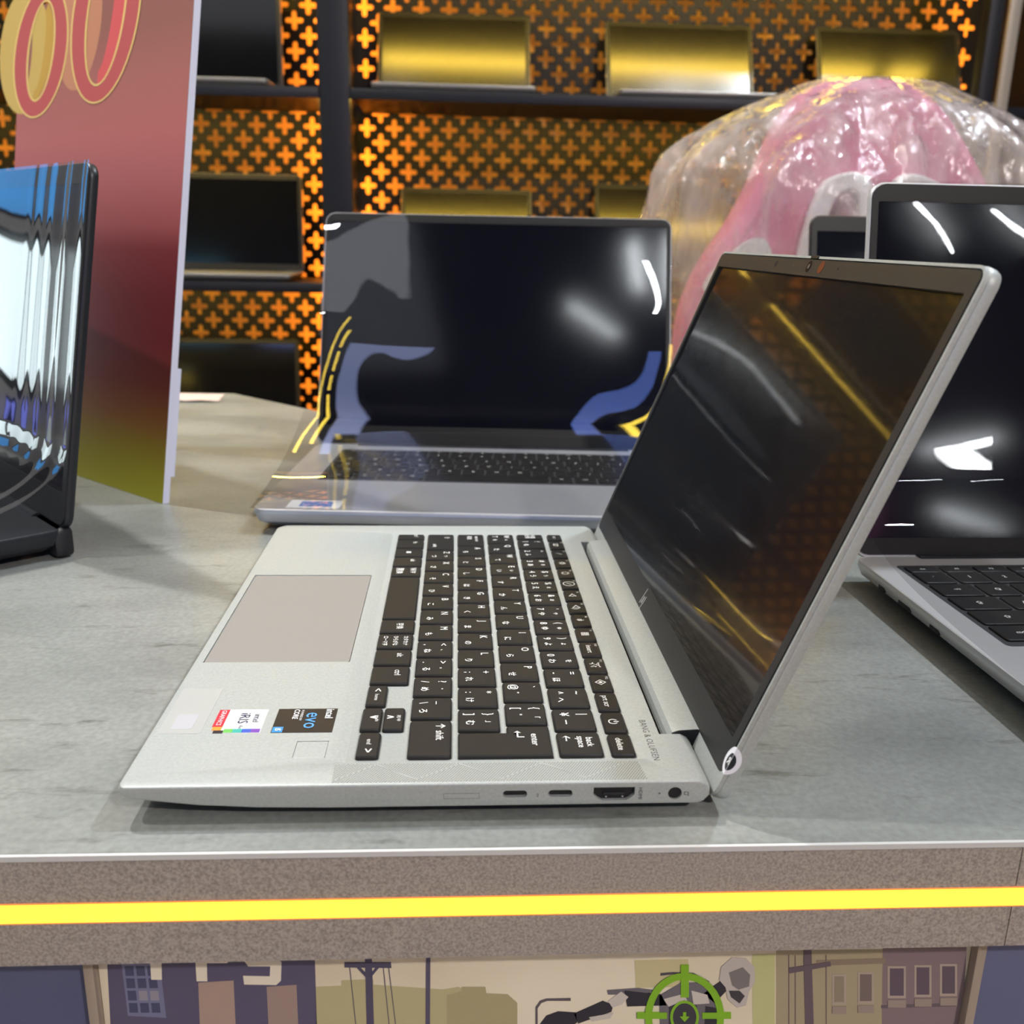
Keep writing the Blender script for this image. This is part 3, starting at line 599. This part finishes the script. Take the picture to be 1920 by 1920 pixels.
mp_('utility_pole', [(1506, 1778), (1521, 1778), (1528, BT), (1512, BT)], (104, 90, 98), 5)
mp_('pole_crossarm', [(1478, 1814), (1556, 1802), (1558, 1810), (1480, 1824)], (104, 90, 98), 6)
for a in (1478, 1490, 1548): mp_('wire', [(a, 1790), (a+1.5, 1790), (a+2, BT), (a+.5, BT)], (120, 104, 104), 4)

# ================================================================== red promotional board standing on the table
BB = np.array([-.1024, .4058, TZ]); be = np.array([-.7363, .6767, 0]); bm_ = np.array([.6767, .7363, 0]); LB = .156
bu = bm_*math.sin(LB) + np.array([0, 0, 1])*math.cos(LB); bn = np.cross(bu, be); bn = bn if bn[1] < 0 else -bn   # bn faces the viewer
board = thing('promo_board', 'tall red printed board with golden digits and a white foam edge', 'sign', tuple(BB))
BM = basis((0, 0, 0), be, bu, bn)
m_board = mat('board_colour_ramp', srgb(150, 60, 60), .42, spec=.4)
def board_mat():  # base colour changes by height: olive foot, dark red middle, paler top
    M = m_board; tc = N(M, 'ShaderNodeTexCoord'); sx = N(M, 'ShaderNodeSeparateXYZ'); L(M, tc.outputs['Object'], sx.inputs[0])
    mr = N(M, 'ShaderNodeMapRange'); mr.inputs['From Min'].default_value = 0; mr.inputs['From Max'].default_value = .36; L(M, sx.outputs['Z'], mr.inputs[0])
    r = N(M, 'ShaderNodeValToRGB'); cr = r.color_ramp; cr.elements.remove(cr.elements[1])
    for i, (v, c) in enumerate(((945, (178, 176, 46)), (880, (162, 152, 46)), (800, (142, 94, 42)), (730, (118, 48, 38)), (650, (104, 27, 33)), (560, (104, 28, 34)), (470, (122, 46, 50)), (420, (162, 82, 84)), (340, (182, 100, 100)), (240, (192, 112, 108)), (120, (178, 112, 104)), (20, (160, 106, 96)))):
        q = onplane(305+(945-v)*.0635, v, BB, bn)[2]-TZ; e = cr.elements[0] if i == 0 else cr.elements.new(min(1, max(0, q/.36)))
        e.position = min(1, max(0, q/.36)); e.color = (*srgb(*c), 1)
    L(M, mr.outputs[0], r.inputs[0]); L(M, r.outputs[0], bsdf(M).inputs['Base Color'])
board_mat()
m_foam = mat('foam_white', (.72, .73, .86), .6)
bme = boxm(0, .26, 0, .375, -.0052, 0); bme.transform(BM); fb = link('foam_core', bme, m_foam, board)
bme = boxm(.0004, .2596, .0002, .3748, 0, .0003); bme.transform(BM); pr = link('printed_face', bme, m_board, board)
# folded easel strut behind
bme = boxm(.002, .05, .02, .10, -.0095, -.006); bme.transform(BM); link('easel_strut', bme, m_foam, board)
def bp(name, pts, col, layer):
    P = [onplane(u, v, BB+bn*.0003, bn)-BB for u, v in pts]; d = bn*.00005*layer
    link(name, fixn(loft([[tuple(q) for q in P], [tuple(q+d) for q in P]], True, 30)), ink(*col), pr)
def bell(name, cx, cy, rx, ry, t, col, layer, n=44, skew=0., a0=0, a1=360):
    n2 = n+1; A = []; 
    for R_ in (1, 0):
        for k in range(n2):
            a = math.radians(a0+(a1-a0)*k/n); x = (rx-t*(1-R_))*math.cos(a); y = (ry-t*1.15*(1-R_))*math.sin(a); A.append((cx+x+skew*y, cy+y))
    d = bn*.00005*layer; P = [onplane(u, v, BB+bn*.0003, bn)-BB+d for u, v in A]
    link(name, meshof(name, P, [(k, k+1, n2+k+1, n2+k) for k in range(n)]), ink(*col), pr)
GO, GD, RD, RDK = (240, 208, 128), (206, 164, 74), (198, 92, 92), (150, 84, 78)
0 and bp('digit_shadow', [(0, 222), (60, 214), (150, 196), (230, 176), (232, 184), (150, 206), (60, 226), (0, 230)], (128, 62, 62), 1)
bell('digit_depth', 46, 96, 46, 118, 32, (214, 182, 100), 1, skew=-.06)
bell('digit_face', 77, 95, 47, 124, 24, RD, 3, skew=-.12); bell('digit_outline', 77, 95, 50, 127, 3, GO, 4, skew=-.12); bell('digit_outline', 77, 95, 25, 96, 3.5, GO, 4, skew=-.12)
bell('digit_depth', 74, 95, 24, 92, 15, GD, 2, skew=-.12, a0=-75, a1=95)
bell('digit_depth', 150, 40, 40, 130, 30, (206, 142, 110), 1, skew=-.1)
bell('digit_face', 200, 20, 60, 172, 25, RD, 5, skew=-.14); bell('digit_outline', 200, 20, 63, 175, 3, GO, 6, skew=-.14); bell('digit_outline', 200, 20, 36, 142, 3.5, GO, 6, skew=-.14)
bell('digit_depth', 200, 20, 34, 138, 22, (226, 96, 98), 4, skew=-.14, a0=-80, a1=88)

# ================================================================== generic open laptop (local frame: x user-left -> right, y front -> back, z up from the table)
ROWS = (('`1234567890-=\u232b', 0), ('\u21e5QWERTYUIOP[]\\', .25), ('\u21eaASDFGHJKL;\'\u21b5', .4), ('\u21e7ZXCVBNM,./\u21e7', .75))
def gen_laptop(name, label, loc, rz, W, D, H, lean, LL, mc, mk, ml=None, keys=True, group=None, chin=.016, side=.005, top=.010, screen=None, mbez=None, z0=.0025, kx=(.018, .018), ky=(.085, .195), pad=True, rad=.010):
    t = thing(name, label, 'laptop', loc, rz, group); P = lambda n, me, m_, pa=None: link(n, me, m_, pa or t)
    P('base_shell', rslab(0, W, 0, D, rad, [(z0, .012), (z0+(H-z0)*.35, .0025), (H-.003, .0), (H-.0012, .0002), (H-.0003, .0007), (H, .0016)], 5), mc)
    for y in (.02, D-.03): P('rubber_foot', boxm(.03, W-.03, y, y+.010, 0, z0+.001, .0006), m_black)
    if keys:
        x0, x1 = kx[0], W-kx[1]; y0, y1 = ky
        P('key_well', rslab(x0-.003, x1+.003, y0-.003, y1+.003, .003, [(H-.0005, 0), (H+.00008, 0)]), m_well)
        rh = (y1-y0)/5.55; n = 14; pw = (x1-x0)/n; gp = .0020
        def key(xa, xb, ya, yb, ch, sz=.0042):
            k = P('key', rslab(xa, xb, ya, yb, .0016, [(H, 0), (H+.0008, 0), (H+.0011, .0005)], 2, 50), mk)
            if ch: link('key_legend', textm(ch, sz, bold=.00004), m_ink, k, ((xa+xb)/2, (ya+yb)/2, H+.00115))
        nf = 14
        for k in range(nf): key(x0+k*(x1-x0)/nf, x0+(k+1)*(x1-x0)/nf-gp, y1-.55*rh, y1-gp*.6, ('esc', 'F1', 'F2', 'F3', 'F4', 'F5', 'F6', 'F7', 'F8', 'F9', 'F10', 'F11', 'F12', 'del')[k], .0028)
        for r, (chs, sh) in enumerate(ROWS):
            yb = y1-.55*rh-r*rh; xx = x0; m_ = len(chs); first = pw*(1+sh)
            last = (x1-x0)-first-(m_-2)*pw
            for i, ch in enumerate(chs):
                wd = first if i == 0 else (last if i == m_-1 else pw); key(xx, xx+wd-gp, yb-rh+gp, yb, ch); xx += wd
        yb = y1-.55*rh-4*rh; xx = x0
        for ch, q in (('ctrl', 1.25), ('fn', 1), ('\u229e', 1), ('alt', 1), ('', 5.25), ('alt', 1), ('ctrl', 1)): key(xx, xx+pw*q-gp, yb-rh+gp, yb, ch, .0034); xx += pw*q
        pw2 = (x1-xx)/3
        for ch in '\u25c2\u25be\u25b8': key(xx, xx+pw2-gp, yb-rh+gp, yb, ch); xx += pw2
    if pad: P('trackpad', rslab(W/2-.057, W/2+.057, .006, min(ky[0]-.010, .072), .003, [(H-.0004, 0), (H+.0001, 0), (H+.00016, .0003)]), mc)
    P('hinge_barrel', tubem([(W*.12, D-.004, H-.0025), (W*.88, D-.004, H-.0025)], .0042, 12), m_dark)
    cl, sl = math.cos(lean), math.sin(lean); LM = basis((0, D-.002, H-.003), (1, 0, 0), (0, sl, cl), (0, -cl, sl))
    def lidp(n, me, m_): me.transform(LM); return P(n, me, m_)
    lidp('lid_shell', rslab(0, W, .002, LL, rad*.9, [(-.0055, .002), (-.0048, .0006), (-.0035, 0), (-.0008, 0), (0, .0006)], 5), ml or mc)
    b = holed('bezel', rrect(.0012, W-.0012, .004, LL-.0012, rad*.8), [rrect(side, W-side, chin, LL-top, .001, 2)], .0008); b.transform(T4(0, 0, .0004)); lidp('bezel', b, mbez or m_bezel)
    lidp('display_panel', boxm(side-.0005, W-side+.0005, chin-.0005, LL-top+.0005, -.0001, .0004), screen or m_gscreen)
    lidp('camera_lens', cyl((W/2, LL-top*.5, .0008), (0, 0, 1), .0016, .0002, 12), m_black)
    return t, LM
ML, MD, MH = .3121, .2157, .0165
mid, MLM = gen_laptop('laptop', 'grey silver open laptop behind the nearest one, draped with clear film', (-.023, .334, TZ), -.0662, ML, MD, MH, .3615, .2142, m_mid, m_key, kx=(.030, .026), ky=(.088, .190), chin=.020, side=.0045, top=.0085, mbez=m_gasket)
s = link('label_sticker', boxm(.022, .058, .006, .026, MH, MH+.00012), m_wh, mid); link('sticker_print', boxm(.030, .052, .010, .023, MH+.00012, MH+.00018), mat('sticker_print_blue', srgb(110, 140, 205), .5), s)
RW, RD_, RH = .325, .222, .0165
right, RLM = gen_laptop('laptop', 'silver open laptop at the right edge of the table, covered in shiny film', (.3552, .0165, TZ), .0223, RW, RD_, RH, .1686, .2190, m_right, m_key, kx=(.020, .020), ky=(.092, .200), chin=.014, side=.005, top=.011, z0=.0035, mbez=m_gasket)
for y0, y1 in ((.180, .188), (.150, .164), (.120, .130)): link('side_port', boxm(.0009, .005, y0, y1, .0085, .0120, .0008), m_black, right)
lw, ld, lh = .345, .242, .019
lr = Vector((math.cos(-.8627), math.sin(-.8627), 0)); lb_ = Vector((-math.sin(-.8627), math.cos(-.8627), 0))
lo_ = Vector((-.1245, .2775, TZ)) - lr*lw - lb_*(ld-.004)
left, LLM = gen_laptop('laptop', 'black open laptop with shiny wrapped screen at the left edge of the photo', lo_, -.8627, lw, ld, lh, .172, .219, m_dark, m_key, kx=(.022, .022), ky=(.090, .205), chin=.024, side=.007, top=.012, z0=.004)
link('lock_slot', boxm(lw-.002, lw+.0003, ld-.062, ld-.052, .0085, .0135, .0006), m_black, left)
link('audio_jack', cyl((lw-.002, ld-.094, .011), (1, 0, 0), .0022, .0023, 16), m_black, left)
link('hinge_heel', boxm(lw-.055, lw-.001, ld-.008, ld+.004, .001, .019, .003), m_dark2, left)
back, _ = gen_laptop('laptop', 'dark laptop almost hidden behind the right laptop, in front of the pink chair', (.4375, .352, TZ), .02, .32, .205, .0165, .20, .2105, m_dark2, m_key, keys=False, side=.006, top=.014, mbez=m_gasket)

# ------------------------------------------------------------------ clear films draped over the laptops
def film(name, label, root, prof, W, nx, wav, over=(0, 0), seed=1, pleat=0., curl=0.):
    rnd = random.Random(seed); ph = [rnd.uniform(0, 6.28) for _ in range(8)]; v = []; ny = len(prof)
    for j, (y, z, dy, dz) in enumerate(prof):
        s_ = j/(ny-1)
        for i in range(nx):
            t = i/(nx-1); x = over[0]+t*(W-over[0]+over[1])
            env = math.sin(pi*s_)**.5 if 0 < s_ < 1 else 0
            d = env*wav*(math.sin(2*pi*t*1.0+ph[0]+1.5*s_)*.6+math.sin(2*pi*(t*2.1+s_*.8)+ph[1])*.3+math.sin(2*pi*(t*3.7-s_*1.3)+ph[2])*.12+1.02)
            d += curl*(math.exp(-((t+.02)/.17)**2)+.45*math.exp(-((1.02-t)/.15)**2))*math.sin(pi*s_)**1.0
            d += pleat*(max(0, t-.72)/.28)*max(0, 1-s_*1.3)*(math.sin(t*W/.0036)+.6*math.sin(t*W/.0057+1))
            v.append((x, y+dy*d, z+dz*d))
    f = [(j*nx+i, j*nx+i+1, (j+1)*nx+i+1, (j+1)*nx+i) for j in range(ny-1) for i in range(nx-1)]
    o = link(name, meshof(name, v, f, 180), m_film); o.location = root.location; o.rotation_euler = root.rotation_euler
    return tag(o, label, 'film')
def bez(P, n):
    out = []
    for k in range(n):
        t = k/(n-1); a = ((1-t)**3, 3*t*(1-t)**2, 3*t*t*(1-t), t**3); out.append((sum(a[i]*P[i][0] for i in range(4)), sum(a[i]*P[i][1] for i in range(4))))
    return out
def film_profile(D, H, lean, LL, leave, c1, c2, y_end, off=.0022, nl=14, nb=40):
    cl, sl = math.cos(lean), math.sin(lean); hy, hz = D-.002, H-.003
    at = lambda q: (hy+sl*q-cl*off, hz+cl*q+sl*off)
    pts = [at(LL+(leave-LL)*k/nl) for k in range(nl)]
    A = at(leave); pts += bez([A, at(leave-c1), (y_end+c2, H+.0030), (y_end, H+.0012)], nb); out = []
    for j, (y, z) in enumerate(pts):
        a, b = pts[max(0, j-1)], pts[min(len(pts)-1, j+1)]; ty, tz = b[0]-a[0], b[1]-a[1]; l = math.hypot(ty, tz); out.append((y, z, tz/l, -ty/l))
    return out
film('plastic_film', 'clear film sweeping from screen to front edge of the middle laptop', mid, film_profile(MD, MH, .3615, .2148, .130, .095, .11, -.001), ML, 120, .0004, seed=3, curl=.004)
film('plastic_film', 'clear film stretched over screen and keys of the right laptop', right, film_profile(RD_, RH, .1686, .2196, .055, .040, .17, .0), RW, 60, .0007, over=(-.002, .002), seed=5)
film('plastic_film', 'glossy clear film over the screen of the black left laptop', left, film_profile(ld, lh, .172, .2196, .055, .045, .16, .0), lw, 420, .0016, over=(-.002, .003), seed=9, pleat=.0006)

# ================================================================== display shelving on the back wall
SF, SB, PB = 1.70, 2.0, 2.10                     # shelf front, lattice plane, light board
shelf = thing('display_shelving', 'dark wall shelving with glowing amber cross-pattern back panels', 'shelving', (.5, 1.9, FLOOR))
SOFF = T4(-.5, -1.9, -FLOOR)
def sp(name, me, m_, parent=None): me = me.copy() if me.users else me; me.transform(SOFF); return link(name, me, m_, parent or shelf)
BAYS = ((-1.06, -.150), (-.091, 1.284)); TIERS = (-.283, .0865, .4490, .8150)
for xa, xb in ((-.150, -.091), (1.284, 1.330), (-1.12, -1.06)):
    sp('post', boxm(xa if xa < 1 else 1.140, xb if xa < 1 else 1.170, SF, SF+.035, FLOOR, 1.95, .003), m_navy)
    sp('divider', boxm((xa+xb)/2-.012, (xa+xb)/2+.012, SF+.035, SB-.004, FLOOR, 1.95), m_navy)
sp('trim_column', boxm(1.173, 1.196, SF-.012, SF-.001, FLOOR, 1.95, .002), m_trim)
for xa, xb in BAYS:
    for z in TIERS:
        b = sp('shelf_board', boxm(xa, xb, SF+.004, SB-.006, z-.010, z), m_navy)
        sp('shelf_lip', boxm(xa, xb, SF-.004, SF+.004, z-.0185, z+.001, .001), m_navy, b)
        sp('light_strip', boxm(xa+.01, xb-.01, SF+.012, SF+.026, z-.0150, z-.0102), m_ledshelf, b)
CP = .0605
def cross(cx, cy, s=.0194, h=.0054, n=3):
    P = []
    for q in range(4):
        a = q*pi/2; c, d = math.cos(a), math.sin(a)
        pts = [(h, -h)] if 0 else []
        pts += [(s-h+h*math.cos(-pi/2+pi*k/(2*n)), h*math.sin(-pi/2+pi*k/(2*n))) for k in range(2*n+1)]
        pts += [(h, h)]
        P += [(cx+x*c-y*d, cy+x*d+y*c) for x, y in pts]
    return P
def lattice(x0, x1, ox, z0=-.36, z1=.96, oz=.4097):
    holes = []
    k0, k1 = math.ceil((x0+.026-ox)/(CP/2)), math.floor((x1-.026-ox)/(CP/2)); j0, j1 = math.ceil((z0+.026-oz)/(CP/2)), math.floor((z1-.026-oz)/(CP/2))
    for k in range(k0, k1+1):
        for j in range(j0, j1+1):
            if (k+j) % 2 == 0: holes.append(cross(ox+k*CP/2, oz+j*CP/2))
    me = holed('lattice', [(x0, z0), (x1, z0), (x1, z1), (x0, z1)], holes, .006); me.transform(basis((0, SB, 0), (1, 0, 0), (0, 0, 1), (0, -1, 0))); return me
for (xa, xb), ox in zip(BAYS, (-.2057, -.0859)):
    sp('lattice_panel', lattice(xa+.02, xb-.02+(.12 if xb > 0 else 0), ox) if 0 else lattice(xa-.03, xb+.02 if xb < 0 else xb, ox), m_lattice)
    sp('light_board', boxm(xa-.02, xb+.02 if xb < 0 else xb+.05, PB, PB+.01, -.5, 1.1), m_backboard)
for x in (-.176, -.118, 1.302, -1.05): sp('light_strip', boxm(x-.005, x+.005, 2.040, 2.050, -.40, 1.0), m_ledback)
m_fscreen = mat('wrapped_screen', (.012, .012, .012), .21, spec=.9)
m_sil2 = mat('shelf_silver', (.45, .44, .42), .35, .5)
def shelf_laptop(x, z, W, LL, lean, label, mc, scr, D=.180, H=.015, fy=.012):
    gen_laptop('laptop', label, (x, SF+fy, z+.0004), 0, W, D, H, lean, LL, mc, m_key, keys=False, group='laptops on the wall shelves', side=.009, top=.011, chin=.018, screen=scr)
shelf_laptop(-.0530, TIERS[2], .320, .188, .38, 'shelf laptop with a golden glow on its screen, leftmost above the grey laptop', m_sil2, m_fscreen)
shelf_laptop(.4300, TIERS[2], .318, .184, .38, 'shelf laptop with golden screen, in the middle of the upper shelf', m_sil2, m_fscreen)
shelf_laptop(.8900, TIERS[2], .318, .188, .38, 'shelf laptop with golden screen directly above the pink chair', m_sil2, m_fscreen, D=.150, fy=.042)
shelf_laptop(-.0100, TIERS[1], .290, .202, .40, 'shelf laptop whose top edge shows just above the middle laptop screen', m_sil2, m_fscreen)
shelf_laptop(.4230, TIERS[1], .300, .222, .40, 'shelf laptop peeking out beside the wrapped pink chair', m_dark, m_fscreen)
shelf_laptop(-.5900, TIERS[2], .342, .230, .07, 'black shelf laptop at the top beside the red board', m_sil2, m_gscreen)
shelf_laptop(-.5650, TIERS[1], .345, .204, .08, 'shelf laptop with dark screen and lit trackpad beside the red board', m_sil2, m_gscreen)
shelf_laptop(-.5900, TIERS[0], .350, .225, .08, 'black shelf laptop on the lowest visible shelf behind the table', m_dark2, m_gscreen)

# ================================================================== pink chair in a plastic bag
CY = 1.13
chair = thing('gaming_chair', 'pink gaming chair with white-trimmed openings inside a plastic bag', 'chair', (.70, 1.05, FLOOR))
COFF = T4(-.70, -1.05, -FLOOR)
def cp(name, me, m_, parent=None): me = me.copy() if me.users else me; me.transform(COFF); return link(name, me, m_, parent or chair)
def cxz(pts, y=CY): return [(float(q[0]), float(q[2])) for q in (ony(u, v, y) for u, v in pts)]
XZ = lambda y: basis((0, y, 0), (1, 0, 0), (0, 0, 1), (0, -1, 0))
outer = cxz([(1512, 200), (1540, 180), (1600, 172), (1690, 174), (1742, 206), (1790, 280), (1832, 360), (1885, 470), (1940, 620), (1950, 900), (1300, 900), (1290, 640), (1330, 520), (1400, 425), (1442, 345), (1475, 265)])
def hole_(sgn):
    P = [(1538, 372), (1572, 352), (1592, 356), (1600, 380), (1600, 560), (1500, 560)]
    return P if sgn < 0 else [(1640+(1640-u)*.98, v+4) for u, v in P][::-1]
def smooth_poly(P, it=2):
    for _ in range(it):
        Q = []
        for i in range(len(P)):
            a, b = P[i], P[(i+1) % len(P)]; Q += [(a[0]*.75+b[0]*.25, a[1]*.75+b[1]*.25), (a[0]*.25+b[0]*.75, a[1]*.25+b[1]*.75)]
        P = Q
    return P
h1, h2 = smooth_poly(cxz(hole_(-1))), smooth_poly(cxz(hole_(1)))
bk = holed('back', smooth_poly(outer), [h1, h2], .05, .018); bk.transform(XZ(CY+.03)); sm(bk, 50); bko = cp('backrest', bk, m_pink)
for h in (h1, h2):
    c = (sum(x for x, z in h)/len(h), sum(z for x, z in h)/len(h)); big = [(c[0]+(x-c[0])*1.62, c[1]+(z-c[1])*1.30) for x, z in h]
    r = holed('trim', big, [h], .014, .004); r.transform(XZ(CY-.024)); cp('opening_trim', r, m_whitefab, bko)
wing = cxz([(1422, 428), (1446, 500), (1300, 560), (1330, 500)]); wp = prism(smooth_poly(wing), -.004, .004); wp.transform(XZ(CY-.020)); cp('side_wing', wp, m_whitefab, bko)
wing = cxz([(1850, 440), (1832, 500), (1960, 570), (1930, 510)]); wp = prism(smooth_poly(wing), -.004, .004); wp.transform(XZ(CY-.020)); cp('side_wing', wp, m_whitefab, bko)
cp('seat_cushion', rslab(.46, .94, .80, 1.20, .06, [(-.44, .03), (-.42, .0), (-.36, .0), (-.335, .03)], 5), m_pink)
cp('gas_column', cyl((.70, 1.0, -.80), (0, 0, 1), .028, .37, 20), m_dark2)
for k in range(5):
    a = 2*pi*k/5+.3; leg = cp('base_leg', tubem([(.70, 1.0, -.78), (.70+.28*math.cos(a), 1.0+.28*math.sin(a), -.825)], .02, 8), m_whitefab)
    cp('castor', cyl((.70+.28*math.cos(a)-.015, 1.0+.28*math.sin(a), FLOOR+.028), (1, 0, 0), .028, .03, 14), m_dark2, leg)
def bag():
    prof = [(.408, .004), (.407, .05), (.401, .10), (.386, .135), (.368, .178), (.345, .222), (.322, .258), (.300, .285), (.275, .304), (.245, .316), (.20, .322), (.13, .322), (.05, .318), (-.05, .316), (-.15, .316), (-.28, .318), (-.42, .315)]
    prof2 = []
    for (z, r), (z2, r2) in zip(prof[:-1], prof[1:]): prof2 += [(z, r), ((z+z2)/2, (r+r2)/2)]
    prof2.append(prof[-1]); rnd = random.Random(4); ph = [rnd.uniform(0, 6.28) for _ in range(12)]; n = 160; v = []
    for z, r in prof2:
        g = min(1, max(0, (.40-z)/.10))
        for k in range(n):
            a = 2*pi*k/n
            d = g*(.011*math.sin(7*a+ph[0]+6*z)+.008*math.sin(13*a+ph[1]-11*z)+.005*math.sin(23*a+ph[2]+17*z)+.004*math.sin(37*a+ph[3]-9*z)) + .006*math.sin(30*z+3*a+ph[4])*g
            v.append((.705+(r+d)*math.cos(a), 1.155+(r*.66+d)*math.sin(a)*.95, z+.005*g*math.sin(5*a+ph[5])+.004*math.sin(11*a+ph[6])*g))
    f = [(j*n+k, j*n+(k+1) % n, (j+1)*n+(k+1) % n, (j+1)*n+k) for j in range(len(prof2)-1) for k in range(n)]; f.append(tuple(range(n)))
    return meshof('bag', v, f, 180)
tag(link('plastic_bag', bag(), m_bag), 'crumpled cloudy plastic bag pulled over the pink chair', 'bag')
# crumpled pale paper at the far corner of the table
def paper():
    rnd = random.Random(2); nx, ny = 12, 6; v = []
    for j in range(ny):
        for i in range(nx):
            v.append((-.36+.19*i/(nx-1)+rnd.uniform(-.004, .004), .86+.05*j/(ny-1)+rnd.uniform(-.004, .004), TZ+.0015+abs(rnd.gauss(0, .004))*(1-i/(nx-1))+.010*(1-i/(nx-1))*math.sin(pi*j/(ny-1))))
    return meshof('paper', v, [(j*nx+i, j*nx+i+1, (j+1)*nx+i+1, (j+1)*nx+i) for j in range(ny-1) for i in range(nx-1)], 180)
tag(link('paper_sheet', paper(), mat('pale_pink_paper', (.80, .62, .58), .6)), 'pale pink crumpled paper on the far corner of the table', 'paper')

# ================================================================== the rest of the shop and added lights, seen only in the reflections
def lightbox(name, x0, x1, y, z0, z1, col, st, label):
    t = thing(name, label, 'sign', ((x0+x1)/2, y, z0)); d = T4(-(x0+x1)/2, -y, -z0)
    a = boxm(x0, x1, y-.05, y, z0, z1, .006); a.transform(d); link('housing', a, m_navy, t)
    a = boxm(x0+.015, x1-.015, y, y+.004, z0+.015, z1-.015); a.transform(d); link('diffuser', a, mat('lightbox_face', (.5, .5, .5), .5, emit=col, estr=st), t)
lightbox('light_box', -1.30, .10, -3.0, .02, .42, (.34, .46, 1.0), 4.0, 'long pale blue light box behind the opposite counter')
lightbox('light_box', .25, 1.20, -3.0, .02, .46, (.10, .2, 1.0), 3.2, 'deep blue light box behind the opposite counter')
lightbox('light_box', 1.4, 2.0, -3.0, .05, .50, (.9, .25, .6), 2.0, 'pink light box behind the opposite counter')
lightbox('light_box', -2.9, -1.5, -3.0, -.05, .8, (.14, .45, .62), 2.2, 'teal light box behind the opposite counter')
wp_ = boxm(-3.62, -3.60, 1.75, 3.25, -.02, .56); struct(link('window_1', wp_, mat('daylight_pane', (.6, .65, .7), .4, emit=(.80, .96, 1.0), estr=2.4)))
for a_ in ((1.70, 1.75, -.05, .60), (3.25, 3.30, -.05, .60), (1.75, 3.25, -.06, -.02), (1.75, 3.25, .56, .60), (2.44, 2.47, -.02, .56)):
    struct(link('trim_2', boxm(-3.62, -3.56, *a_), m_navy))
def lightbox_x(x, y0, y1, z0, z1, col, st, label):
    t = thing('light_box', label, 'sign', (x, (y0+y1)/2, z0)); d = T4(-x, -(y0+y1)/2, -z0)
    a = boxm(x-.05, x, y0, y1, z0, z1, .006); a.transform(d); link('housing', a, m_navy, t)
    a = boxm(x, x+.004, y0+.015, y1-.015, z0+.015, z1-.015); a.transform(d); link('diffuser', a, mat('lightbox_face', (.5, .5, .5), .5, emit=col, estr=st), t)
lightbox_x(-3.5, 2.40, 3.2, .66, 1.05, (.03, .30, .75), 1.6, 'blue banner light box above the shop window')
lightbox_x(-3.5, 2.18, 2.36, -.42, -.28, (.05, .12, 1.0), 2.2, 'small blue light box low beside the shop window')
lightbox_x(-3.5, 2.24, 2.52, -.22, -.10, (.12, .16, .75), 1.4, 'violet light box just under the shop window')
lightbox('added_glow_box', .30, 1.10, -2.6, 1.40, 1.80, (.06, .10, .85), .9, 'added blue glow box under the ceiling, for the film reflection')  # added glow boxes, placed for coloured spots in the film reflection
lightbox('added_glow_box', -.75, -.55, -2.4, 1.35, 1.70, (.9, .30, .30), .8, 'added red glow box under the ceiling, for the film reflection')
cnt = thing('display_counter', 'dark opposite counter with two yellow light strips', 'counter', (0, -2.2, FLOOR))
a = boxm(-3, 3, -.35, .35, .0, .86, .01); link('counter_body', a, mat('counter_dark', (.05, .045, .045), .4), cnt)
for z in (.80, .45): link('light_strip', boxm(-2.9, 2.9, .35, .358, z-.012, z+.012), mat('counter_led', (.9, .7, .1), .5, emit=(1, .70, .08), estr=9), cnt)
a = boxm(-2.2, -.34, -2.2, -1.1, 1.945, 1.958); lt = struct(link('glow_panel', a, mat('added_glow_panel', (.6, .6, .6), .5, emit=(.85, .9, 1.0), estr=.9)))  # added ceiling panel with its own glow, for a grey screen reflection

def added_light_bar(name, x0, x1, y0, y1, col, st, label, zb=1.05):   # added light line on ceiling and wall, shaped for reflections in the film
    t = thing(name, label, 'light', ((x0+x1)/2, (y0+y1)/2, 1.90)); d = T4(-(x0+x1)/2, -(y0+y1)/2, -1.90); g = mat('added_bar_glow', (.5, .5, .5), .5, emit=col, estr=st)
    a = boxm(x0-.008, x1+.008, y0-.008, y1+.008, 1.915, 1.96, .003); a.transform(d); link('housing', a, m_navy, t)
    a = boxm(x0, x1, y0, y1, 1.909, 1.916); a.transform(d); link('diffuser', a, g, t)
    if zb > 1.9: return
    a = boxm(x0-.008, x1+.008, 1.672, 1.695, zb-.008, 1.93, .003); a.transform(d); link('housing', a, m_navy, t)
    a = boxm(x0, x1, 1.666, 1.673, zb, 1.91); a.transform(d); link('diffuser', a, g, t)
YE = (1, .70, .06)
added_light_bar('added_light_line', -.270, -.256, -.9, 1.66, YE, 10, 'long added yellow light line left of the pale blue raft')
for k_, (a_, b_) in enumerate(((-.45, .05), (.15, .62), (.72, 1.05), (1.15, 1.66))):
    added_light_bar('added_light_line', -.214, -.200, a_, b_, YE, 10, ('nearest', 'second', 'third', 'farthest')[k_]+' of four short added yellow light dashes', zb=1.2 if k_ == 3 else 1.905)
added_light_bar('added_light_line', -.165, -.095, -.1, 1.66, (.42, .52, 1.0), 2.4, 'added pale blue light raft left of the table centre')
added_light_bar('added_light_line', .400, .460, -.1, 1.66, (.14, .28, 1.0), 2.6, 'added deep blue light raft right of the table centre')
added_light_bar('added_light_line', .510, .524, -.3, 1.66, YE, 10, 'added yellow light line just right of the deep blue raft')
added_light_bar('added_light_line', .575, .589, -.1, 1.66, YE, 10, 'added yellow light line farthest right')
